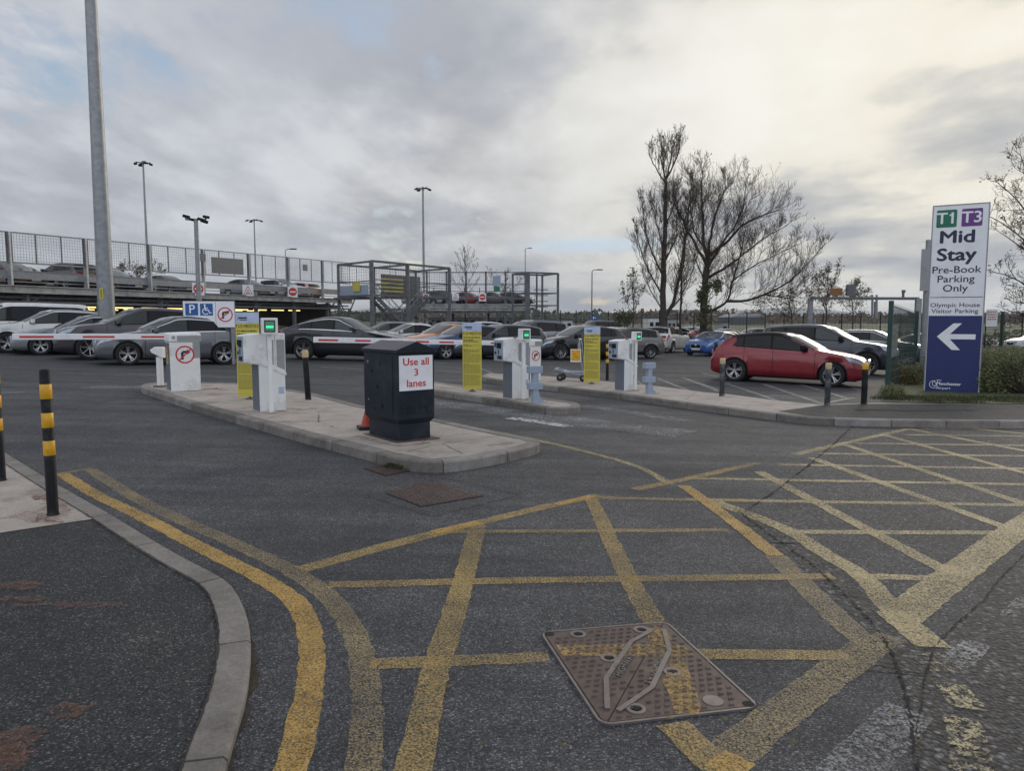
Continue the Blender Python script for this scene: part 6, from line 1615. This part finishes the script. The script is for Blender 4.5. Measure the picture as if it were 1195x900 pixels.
grow_tree('bare_tree', 'small bare tree with upswept branches above the far deck', [([(543, 372), (543, 340), (543, 310), (542, 289)], .16, .03, 0)] + [([(543, v), (543+dx*.6, v-dy*.6), (543+dx, v-dy)], .05, .015, rndd) for v, dx, dy, rndd in ((335, -14, 26, 1), (335, 15, 25, -1), (322, -10, 24, -1), (320, 11, 24, 1), (345, -17, 22, .5), (346, 16, 20, -.5), (310, 5, 20, 0), (312, -5, 20, .4))], 543, 385, 95, 61, levels=(2.2, 4), sec_len=1.3, thin=.014, up=.6)
grow_tree('bare_tree', 'faint low bare tree right of the small upswept tree above the far deck', [([(588, 372), (588, 350), (589, 335), (590, 318)], .12, .03, 0), ([(588, 345), (575, 330), (570, 318)], .05, .02, 1), ([(588, 345), (603, 332), (612, 322)], .05, .02, -1)], 588, 385, 105, 62, levels=(2.5, 4, 2), sec_len=1.8, thin=.014, up=.35)
grow_tree('bare_tree', 'bare tree entering at the right edge beside the entrance sign', [([(1222, 430), (1222, 370), (1220, 320), (1218, 270)], .22, .09, 0)] + [([(1220, v), ((1220+x)/2+4, v-dv*.6), (x, v-dv)], .06, .012, d_) for v, x, dv, d_ in ((380, 1168, 20, .5), (350, 1155, 35, -.8), (330, 1165, 60, .6), (310, 1150, 60, -.5), (290, 1160, 80, .8), (275, 1185, 100, -.6), (300, 1270, 90, 0), (360, 1180, 8, -.3), (400, 1185, 22, .2))], 1222, 420, 24, 71, levels=(4, 5, 4), sec_len=.9, thin=.005, leaf='leafgrn', nleaf=260, up=.2)
grow_tree('bare_tree', 'bare bushy tree low behind the upper deck above the blue saloon', [([(163, 345), (163, 330), (164, 318)], .12, .03, 0), ([(163, 332), (150, 322), (140, 316)], .05, .02, 1), ([(163, 332), (175, 322), (190, 318)], .05, .02, -1)], 163, 372, 75, 81, levels=(3, 5, 3), sec_len=1.6, thin=.012, leaf='leafbrown', nleaf=600, pxs=1.8, up=.3)

# ---------------------------------------------------------------- hedge, bushes, weeds
def hedge(name, label, path, depth, hgt, n, seed, mats=('hedge', 'hedge2'), s=(.02, .045), cat='hedge', gap=.25):
    rnd = random.Random(seed); mbs = [MB(), MB()]; inner = MB(); st_ = MB()
    o = path[0].copy(); o.z = H(o.x, o.y)+KH; t = thing(name, label, cat, o)
    Ls = [(b-a).length for a, b in zip(path, path[1:])]; T = sum(Ls)
    def along(s):
        for (a, b), l in zip(zip(path, path[1:]), Ls):
            if s <= l: return a.lerp(b, s/l), (b-a).normalized()
            s -= l
        return path[-1], (path[-1]-path[-2]).normalized()
    for k in range(n):
        c, d = along(rnd.random()*T); nrm = Vector((-d.y, d.x, 0))
        lump = .5+.5*math.sin(c.x*2.3+seed)+.35*math.sin(c.x*6.1+c.y*3)
        hh = hgt*(.82+.13*lump); ph = rnd.random()*math.pi; rad = rnd.random()**.35
        y = math.cos(ph)*depth*.5*rad+rnd.gauss(0, .03); z = max(.01, (math.sin(ph)**.7)*hh*rad+rnd.gauss(0, .04))
        p = c-o+nrm*(y+depth*.5); p.z = H(c.x, c.y)+KH-o.z+z
        a = Vector((rnd.gauss(0, 1), rnd.gauss(0, 1), rnd.gauss(0, .7))).normalized(); b_ = a.orthogonal().normalized(); sz = rnd.uniform(*s)
        lo = (math.sin(c.x*3.1+z*4)+math.sin(c.y*2.2+c.x)) > .9
        mbs[1 if (lo and rnd.random() < .7) or rnd.random() < .08 else 0].add([p-a*sz, p+b_*sz*.6, p+a*sz, p-b_*sz*.6], [(0, 1, 2, 3)])
        if k % 60 == 0:
            q = c-o+nrm*depth*.5; q.z = H(c.x, c.y)+KH-o.z; st_.tube([q, q.lerp(p, .5)+Vector((0, 0, .05)), p], [.012, .008, .004], 3)
    mbs[0].build('leaves', mats[0], t)
    if mbs[1].v: mbs[1].build('russet_leaves', mats[1], t)
    st_.build('stems', 'bark', t)
    return t
g1 = [G(1148, 461, KH), G(1250, 461, KH), G(1420, 462, KH)]
hedge('hedge', 'long low clipped hedge on the verge running right from the entrance sign', [at(1092, 456, 17.9), g1[0], g1[1], g1[2]], 2.2, 1.12, 42000, 3, s=(.016, .036))
hedge('shrub', 'scraggy shrub behind the green fence posts left of the entrance sign', [at(1050, 450, 19.0), at(1066, 450, 19.2), at(1086, 450, 19.4)], .5, .52, 4200, 8, s=(.014, .034))
hedge('shrub', 'low weedy growth round the foot of the first green fence post', [G(1026, 464, KH), G(1036, 465, KH), G(1062, 465, KH)], .35, .26, 1300, 9, s=(.012, .028))
def tufts(name, label, pts, n, hgt, seed, mat='grass', sp_=.1, kh=0):
    rnd = random.Random(seed); mb = MB()
    for k in range(n):
        p = rnd.choice(pts)+Vector((rnd.gauss(0, sp_), rnd.gauss(0, sp_*.6), 0)); p.z = H(p.x, p.y)+kh
        h = hgt*rnd.uniform(.4, 1); a = rnd.random()*6.28; w = hgt*.06+.002; l = Vector((math.cos(a), math.sin(a), 0))*h*.45
        s_ = Vector((-math.sin(a), math.cos(a), 0))*w
        mb.add([p-s_, p+s_, p+l*.5+s_*.6+Vector((0, 0, h*.7)), p+l+Vector((0, 0, h))], [(0, 1, 2, 3)])
    o = mb.build(name, mat); o['kind'] = 'stuff'; o['label'] = label; o['category'] = 'grass'; return o
vp = [G(1032+u*5.5, 466.5+random.uniform(-1.2, 3.5), KH) for u in range(60)]
tufts('verge_grass', 'short rough grass on the verge under the entrance sign and hedge', vp*2, 5200, .10, 5, sp_=.16, kh=KH)
t = tufts('weed_tuft', 'green weed tuft growing at the island kerb above the drain cover', px([(459, 546.5), (464, 547.5), (470, 549)]), 420, .07, 6, sp_=.05)
tufts('kerb_weeds', 'sparse weeds in the gutter below the right pavement', px([(882, 485), (893, 486.5), (905, 488), (1010, 494.5), (1160, 497)]), 160, .05, 7, sp_=.12)
# fallen leaves and scraps
rnd = random.Random(12); mb = MB()
for k in range(170):
    u, v = rnd.choice([(rnd.uniform(170, 640), 0), (rnd.uniform(860, 1195), 497), (rnd.uniform(300, 1100), rnd.uniform(520, 880))])
    if v == 0: v = 460+(u-170)*.285+rnd.uniform(0, 3) if u < 455 else 545-(u-480)*.12+rnd.uniform(0, 4)
    p = G(u, v); s = rnd.uniform(.008, .018); a = rnd.random()*6.28
    mb.add([p+Vector((math.cos(a+i*1.57)*s*(1 if i % 2 else .55), math.sin(a+i*1.57)*s*(1 if i % 2 else .55), .022+rnd.random()*.008)) for i in range(4)], [(0, 1, 2, 3)])
o = mb.build('leaf_litter', 'leafbrown'); o['kind'] = 'stuff'; o['label'] = 'scattered dead leaves and scraps along the kerbs and road'; o['category'] = 'leaves'

# ---------------------------------------------------------------- perimeter fence and what lies beyond
def rail_fence(p0, p1, h, n, label):
    L = (p1-p0).to_2d().length; ang = math.atan2(p1.y-p0.y, p1.x-p0.x)
    t = thing('perimeter_fence', label, 'fence', p0, ang, 'dark perimeter fences'); dz = p1.z-p0.z
    for i in range(n+1):
        x = L*i/n; b = MB(); b.beam((x, 0, dz*i/n), (x, 0, h+dz*i/n), .09); b.build('fence_post', 'trim', t)
    b = MB(); m = int(L/.33)
    for i in range(m): x = L*i/m; b.beam((x, 0, .05+dz*i/m), (x, 0, h*.93+dz*i/m), .010)
    for z in (.1, h*.35, h*.6, h*.9): b.beam((0, 0, z), (L, 0, z+dz), .025)
    b.build('wire_mesh', 'trim', t)
fp = [at(636, 385, 78), at(790, 385, 72), at(960, 385, 66), at(1150, 385, 60), at(1330, 385, 56)]
for p in fp: p.z = H(p.x, p.y)
for i, lab in enumerate(('dark perimeter fence behind the young tree and poplar', 'dark perimeter fence behind the broad bare tree and red hatchback', 'dark perimeter fence beyond the gantry and green mesh', 'dark perimeter fence running off behind the entrance sign')):
    rail_fence(fp[i], fp[i+1], 2.9, 8, lab)
def building(name, label, u0, u1, vt, vb, Y, mat, dpt=8, windows=0, roof=None, stripes=None):
    a, b_ = at(u0, vb, Y), at(u1, vt, Y); g = H(a.x, Y)
    t = thing(name, label, 'building', ((a.x+b_.x)/2, Y, g)); w = b_.x-a.x; h = b_.z-g
    b = MB(); b.box(-w/2, w/2, 0, dpt, 0, h); b.build('wall', mat, t)
    if roof: b = MB(); b.prism([(-w/2-.3, h+.003), (w/2+.3, h+.003), (w/2-.2*w, h+.09*w), (-w/2+.2*w, h+.09*w)], -.3, dpt+.3, 0, 'xz'); b.build('roof', roof, t)
    else: b = MB(); b.box(-w/2-.1, w/2+.1, -.1, dpt+.1, h+.003, h+.16); b.build('roof', 'bldgd', t)
    for i in range(windows):
        x = -w/2+w*(i+.5)/windows; b = MB(); b.box(x-w/windows*.3, x+w/windows*.3, -.03, -.005, h*.45, h*.8); b.build('window', 'glass', t)
building('site_cabin', 'white flat roofed site cabin seen between the cage and the lamp post', 637, 668, 373.8, 384, 88, 'bldgw', 5, 4)
building('site_cabin', 'pale striped trailer unit behind the young tree', 757, 777, 371.5, 384, 90, 'bldgw', 5, 3)
building('site_cabin', 'pale striped unit between poplar and broad bare tree', 779, 794, 373, 384, 90, 'bldg', 5, 3)
building('shed', 'grey pitched roof shed in the trees right of the broad bare tree', 855, 893, 370.0, 376, 300, 'bldgd', 20, 0, 'bldg')
building('silo_block', 'small pale block among the far trees left of the lamp post', 612, 620, 366.0, 378, 200, 'bldg', 8, 2)
building('long_shed', 'long low dark building beyond the cars under the far deck', 500, 612, 371.5, 384, 120, 'bldgd', 10, 14)
building('site_cabin', 'tiny white cabin low between the trees left of the red car', 842, 850, 377, 385, 84, 'bldg', 3, 1)
p = at(693, 371, 82); g = H(p.x, 82); t = thing('mandatory_sign', 'small round blue sign with white arrow above the distant dark van', 'sign', (p.x, 82, g)); h = p.z-g
b = MB(); b.cyl((0, .04, 0), (0, .04, h+.5), .05, n=10); b.build('post', 'steel', t)
b = MB(); b.prism(circ(0, h, .42, 24), -.02, 0, 0, 'xz'); b.build('blue_disc', 'pblue', t)
b = MB(); b.sheet(strip2((-.05, h), (.26, h), .09), -.021); b.sheet([(-.28, h), (-.03, h+.18), (-.03, h-.18)], -.0213); b.build('white_arrow', 'wht2', t)
# far woods as one mass
rnd = random.Random(77); mb = MB()
for k in range(26000):
    u = rnd.uniform(-60, 1300); Y = rnd.uniform(330, 620)
    x = (u-597.5)/850*Y*1.15; z0 = H(x, Y)
    hh = 5.0+1.0*math.sin(x*.021)+.7*math.sin(x*.07+1)+.7*math.sin(x*.19)+.9*math.sin(x*.5+Y*.01)*math.sin(x*.11)
    z = z0+abs(rnd.gauss(0, .5))*hh if rnd.random() < .3 else z0+rnd.random()**.8*hh
    if z > z0+hh*1.05: z = z0+rnd.random()*hh
    s = rnd.uniform(.5, 1.5); p = Vector((x, Y, z)); a = Vector((rnd.gauss(0, 1), rnd.gauss(0, 1), rnd.gauss(0, 1))).normalized(); b_ = a.orthogonal().normalized()
    mi = 1 if math.sin(x*.013+2)+.5*math.sin(x*.05) > .75 else 0
    mb.add([p-a*s, p+b_*s, p+a*s, p-b_*s], [(0, 1, 2, 3)], mi)
o = mb.build('far_woods', ['woods', 'woodsg']); o['kind'] = 'stuff'; o['label'] = 'brown autumn woods along the far side of the airfield'; o['category'] = 'woods'
# undergrowth along the perimeter fence
rnd = random.Random(78); mb = MB()
for k in range(7000):
    s_ = rnd.random(); q = s_*4; i = min(3, int(q)); c = fp[i].lerp(fp[i+1], q-i)
    d = abs(math.sin(c.x*.33))*abs(math.sin(c.x*.11+.6)); 
    hh = .35+1.5*d*(.3+.7*s_)
    p = c+Vector((rnd.gauss(0, .3), 2.2+rnd.gauss(0, .7), 0)); p.z = H(p.x, p.y)+rnd.random()*hh
    s = rnd.uniform(.06, .16); a = Vector((rnd.gauss(0, 1), rnd.gauss(0, 1), rnd.gauss(0, 1))).normalized(); b_ = a.orthogonal().normalized()
    mb.add([p-a*s, p+b_*s, p+a*s, p-b_*s], [(0, 1, 2, 3)])
o = mb.build('fence_undergrowth', 'leafgrn'); o['kind'] = 'stuff'; o['label'] = 'low undergrowth along the perimeter fence'; o['category'] = 'undergrowth'
# hills on the skyline
mb = MB(); n = 90; vs = []
for i in range(n+1):
    x = -4500+9500*i/n; hh = 42+16*math.sin(i*.35+1)+9*math.sin(i*.9); vs += [(x, 3600, -2), (x, 3750, hh*.7), (x, 4000, hh), (x, 4150, -2)]
fs = [(4*i+j, 4*i+j+1, 4*i+j+5, 4*i+j+4) for i in range(n) for j in range(3)]
mb.add(vs, fs, 0, True); struct(mb.build('hills', 'hill'))

HAZE_TOP = 160
mb = MB(); mb.box(-5200, 5600, -120, 4300, -6, HAZE_TOP)
hz = mb.build('haze', 'hill'); hz['kind'] = 'stuff'; hz['label'] = 'pale damp air softening the distance'; hz['category'] = 'haze'
hm = bpy.data.materials.new('pale air'); hm.use_nodes = True; hn = hm.node_tree; hn.nodes.clear()
ho = hn.nodes.new('ShaderNodeOutputMaterial'); hv = hn.nodes.new('ShaderNodeVolumePrincipled'); hn.links.new(hv.outputs[0], ho.inputs['Volume'])
hv.inputs['Density'].default_value = .00022; hv.inputs['Color'].default_value = (.82, .88, .95, 1); hv.inputs['Anisotropy'].default_value = .2
hz.data.materials.clear(); hz.data.materials.append(hm)
# ================================================================ SKY, LIGHT, CAMERA
w = bpy.data.worlds.new('World'); SC.world = w; w.use_nodes = True; nt = w.node_tree
for n_ in list(nt.nodes): nt.nodes.remove(n_)
out = nt.nodes.new('ShaderNodeOutputWorld'); bg = nt.nodes.new('ShaderNodeBackground'); nt.links.new(bg.outputs[0], out.inputs[0])
SUN_AZ, SUN_EL = R(36), R(17)      # azimuth to the right of the view direction
sky = nt.nodes.new('ShaderNodeTexSky'); sky.sky_type = 'NISHITA'; sky.sun_disc = False
sky.sun_elevation = SUN_EL; sky.sun_rotation = SUN_AZ
tc = nt.nodes.new('ShaderNodeTexCoord'); sx = nt.nodes.new('ShaderNodeSeparateXYZ'); nt.links.new(tc.outputs['Generated'], sx.inputs[0])
def math_(op, a, b=None, c=None, clamp=False):
    m = nt.nodes.new('ShaderNodeMath'); m.operation = op; m.use_clamp = clamp
    for i, v in enumerate((a, b, c)):
        if v is None: continue
        if hasattr(v, 'links'): nt.links.new(v, m.inputs[i])
        else: m.inputs[i].default_value = v
    return m.outputs[0]
zc = math_('MAXIMUM', sx.outputs[2], 0.0); den = math_('ADD', zc, .16)
cx = math_('DIVIDE', sx.outputs[0], den); cy = math_('DIVIDE', sx.outputs[1], den)
cv = nt.nodes.new('ShaderNodeCombineXYZ'); nt.links.new(cx, cv.inputs[0]); nt.links.new(cy, cv.inputs[1])
def mapn(sc, off=(0, 0, 0), rot=0):
    m = nt.nodes.new('ShaderNodeMapping'); m.inputs['Scale'].default_value = sc; m.inputs['Location'].default_value = off; m.inputs['Rotation'].default_value = (0, 0, R(rot)); nt.links.new(cv.outputs[0], m.inputs[0]); return m.outputs[0]
n1 = noise(nt, 1.15, 8, .56, mapn((1, .9, 1), (3.1, 1.7, 0), 25))
n2 = noise(nt, .62, 4, .5, mapn((1, 1, 1), (7.3, 2.2, 0), 0))
n3 = noise(nt, 2.6, 9, .62, mapn((1, .5, 1), (1.3, 5.2, 0), 30))
lay = math_('ADD', math_('MULTIPLY', n1, .54), math_('ADD', math_('MULTIPLY', n2, .30), math_('MULTIPLY', n3, .16)))
base = ramp(nt, lay, [(.40, (.25, .27, .325)), (.47, (.36, .38, .43)), (.52, (.485, .505, .545)), (.60, (.60, .62, .65))]).outputs[0]
def blob(u, v, stops):
    a, fw, dn = ray(u, v); d_ = Vector((a, fw, -dn)).normalized()
    q = nt.nodes.new('ShaderNodeVectorMath'); q.operation = 'DOT_PRODUCT'; nt.links.new(tc.outputs['Generated'], q.inputs[0]); q.inputs[1].default_value = d_
    return ramp(nt, q.outputs['Value'], stops).outputs[0]
bank = blob(470, 230, [(.955, (0, 0, 0)), (.998, (1, 1, 1))]); bank2 = blob(120, 250, [(.955, (0, 0, 0)), (.999, (.8, .8, .8))])
pale = blob(250, 60, [(.90, (0, 0, 0)), (.99, (1, 1, 1))])
lumpy = ramp(nt, n3, [(.40, (1, 1, 1)), (.60, (.15, .15, .15))]).outputs[0]
base = mix(nt, math_('MULTIPLY', pale, .45), base, (.56, .585, .63))
base = mix(nt, math_('MULTIPLY', math_('MAXIMUM', bank, bank2), math_('MULTIPLY', lumpy, .75)), base, (.275, .285, .325))
# light from the hidden sun low on the right warms and brightens the cloud
sd = Vector((math.sin(SUN_AZ)*math.cos(R(12)), math.cos(SUN_AZ)*math.cos(R(12)), math.sin(R(12))))
dp = nt.nodes.new('ShaderNodeVectorMath'); dp.operation = 'DOT_PRODUCT'; nt.links.new(tc.outputs['Generated'], dp.inputs[0]); dp.inputs[1].default_value = sd
gl = ramp(nt, dp.outputs['Value'], [(.50, (0, 0, 0)), (.82, (.30, .30, .30)), (.92, (.7, .7, .7)), (.99, (1, 1, 1))]).outputs[0]
warm = ramp(nt, lay, [(.40, (.34, .35, .37)), (.465, (.52, .51, .48)), (.52, (.74, .70, .60)), (.62, (.80, .77, .69))]).outputs[0]
col = mix(nt, gl, base, warm)
# thin breaks showing pale blue
gap = ramp(nt, math_('ADD', math_('MULTIPLY', n3, .5), math_('MULTIPLY', n2, .5)), [(.36, (1, 1, 1)), (.43, (0, 0, 0))]).outputs[0]
skm = nt.nodes.new('ShaderNodeVectorMath'); skm.operation = 'SCALE'; nt.links.new(sky.outputs[0], skm.inputs[0]); skm.inputs['Scale'].default_value = .12
fade = math_('MULTIPLY', gap, math_('SUBTRACT', .85, gl, clamp=True))
col = mix(nt, fade, col, skm.outputs[0])
strip = blob(690, 293, [(.9945, (0, 0, 0)), (.9995, (1, 1, 1))]); elv = ramp(nt, sx.outputs[2], [(.085, (0, 0, 0)), (.094, (1, 1, 1)), (.101, (1, 1, 1)), (.112, (0, 0, 0))]).outputs[0]
col = mix(nt, math_('MULTIPLY', math_('MULTIPLY', strip, elv), .75), col, (.46, .60, .72))
bk = ramp(nt, math_('MULTIPLY_ADD', sx.outputs[1], -.5, .5), [(.5, (1, 1, 1)), (.8, (1.0, 1.0, 1.0))]); bk.color_ramp.elements[1].color = (1.55, 1.58, 1.62, 1)
col = mix(nt, 1.0, col, bk.outputs[0], 'MULTIPLY')
nt.links.new(col, bg.inputs[0]); bg.inputs[1].default_value = .93
sl = bpy.data.lights.new('sun', 'SUN'); sl.energy = .75; sl.angle = R(24); sl.color = (1.0, .90, .76)
so = bpy.data.objects.new('sun', sl); C.objects.link(so)
d = Vector((math.sin(SUN_AZ)*math.cos(SUN_EL), math.cos(SUN_AZ)*math.cos(SUN_EL), math.sin(SUN_EL)))
so.rotation_euler = d.to_track_quat('Z', 'Y').to_euler(); so.location = d*50
cam = bpy.data.cameras.new('camera'); co = bpy.data.objects.new('camera', cam); C.objects.link(co)
co.location = (0, 0, CAMZ); co.rotation_euler = (R(90)-PITCH, 0, 0)
cam.sensor_width = 36; cam.lens = F/1195*36; cam.clip_end = 9000; cam.clip_start = .05
SC.camera = co
SC.view_settings.view_transform = 'Standard'; SC.view_settings.look = 'None'; SC.view_settings.exposure = 0.48; SC.view_settings.gamma = 1.0
SC.render.engine = 'CYCLES'; SC.cycles.max_bounces = 6; SC.cycles.transparent_max_bounces = 12
SC.cycles.use_denoising = True
SC.cycles.sample_clamp_indirect = 4
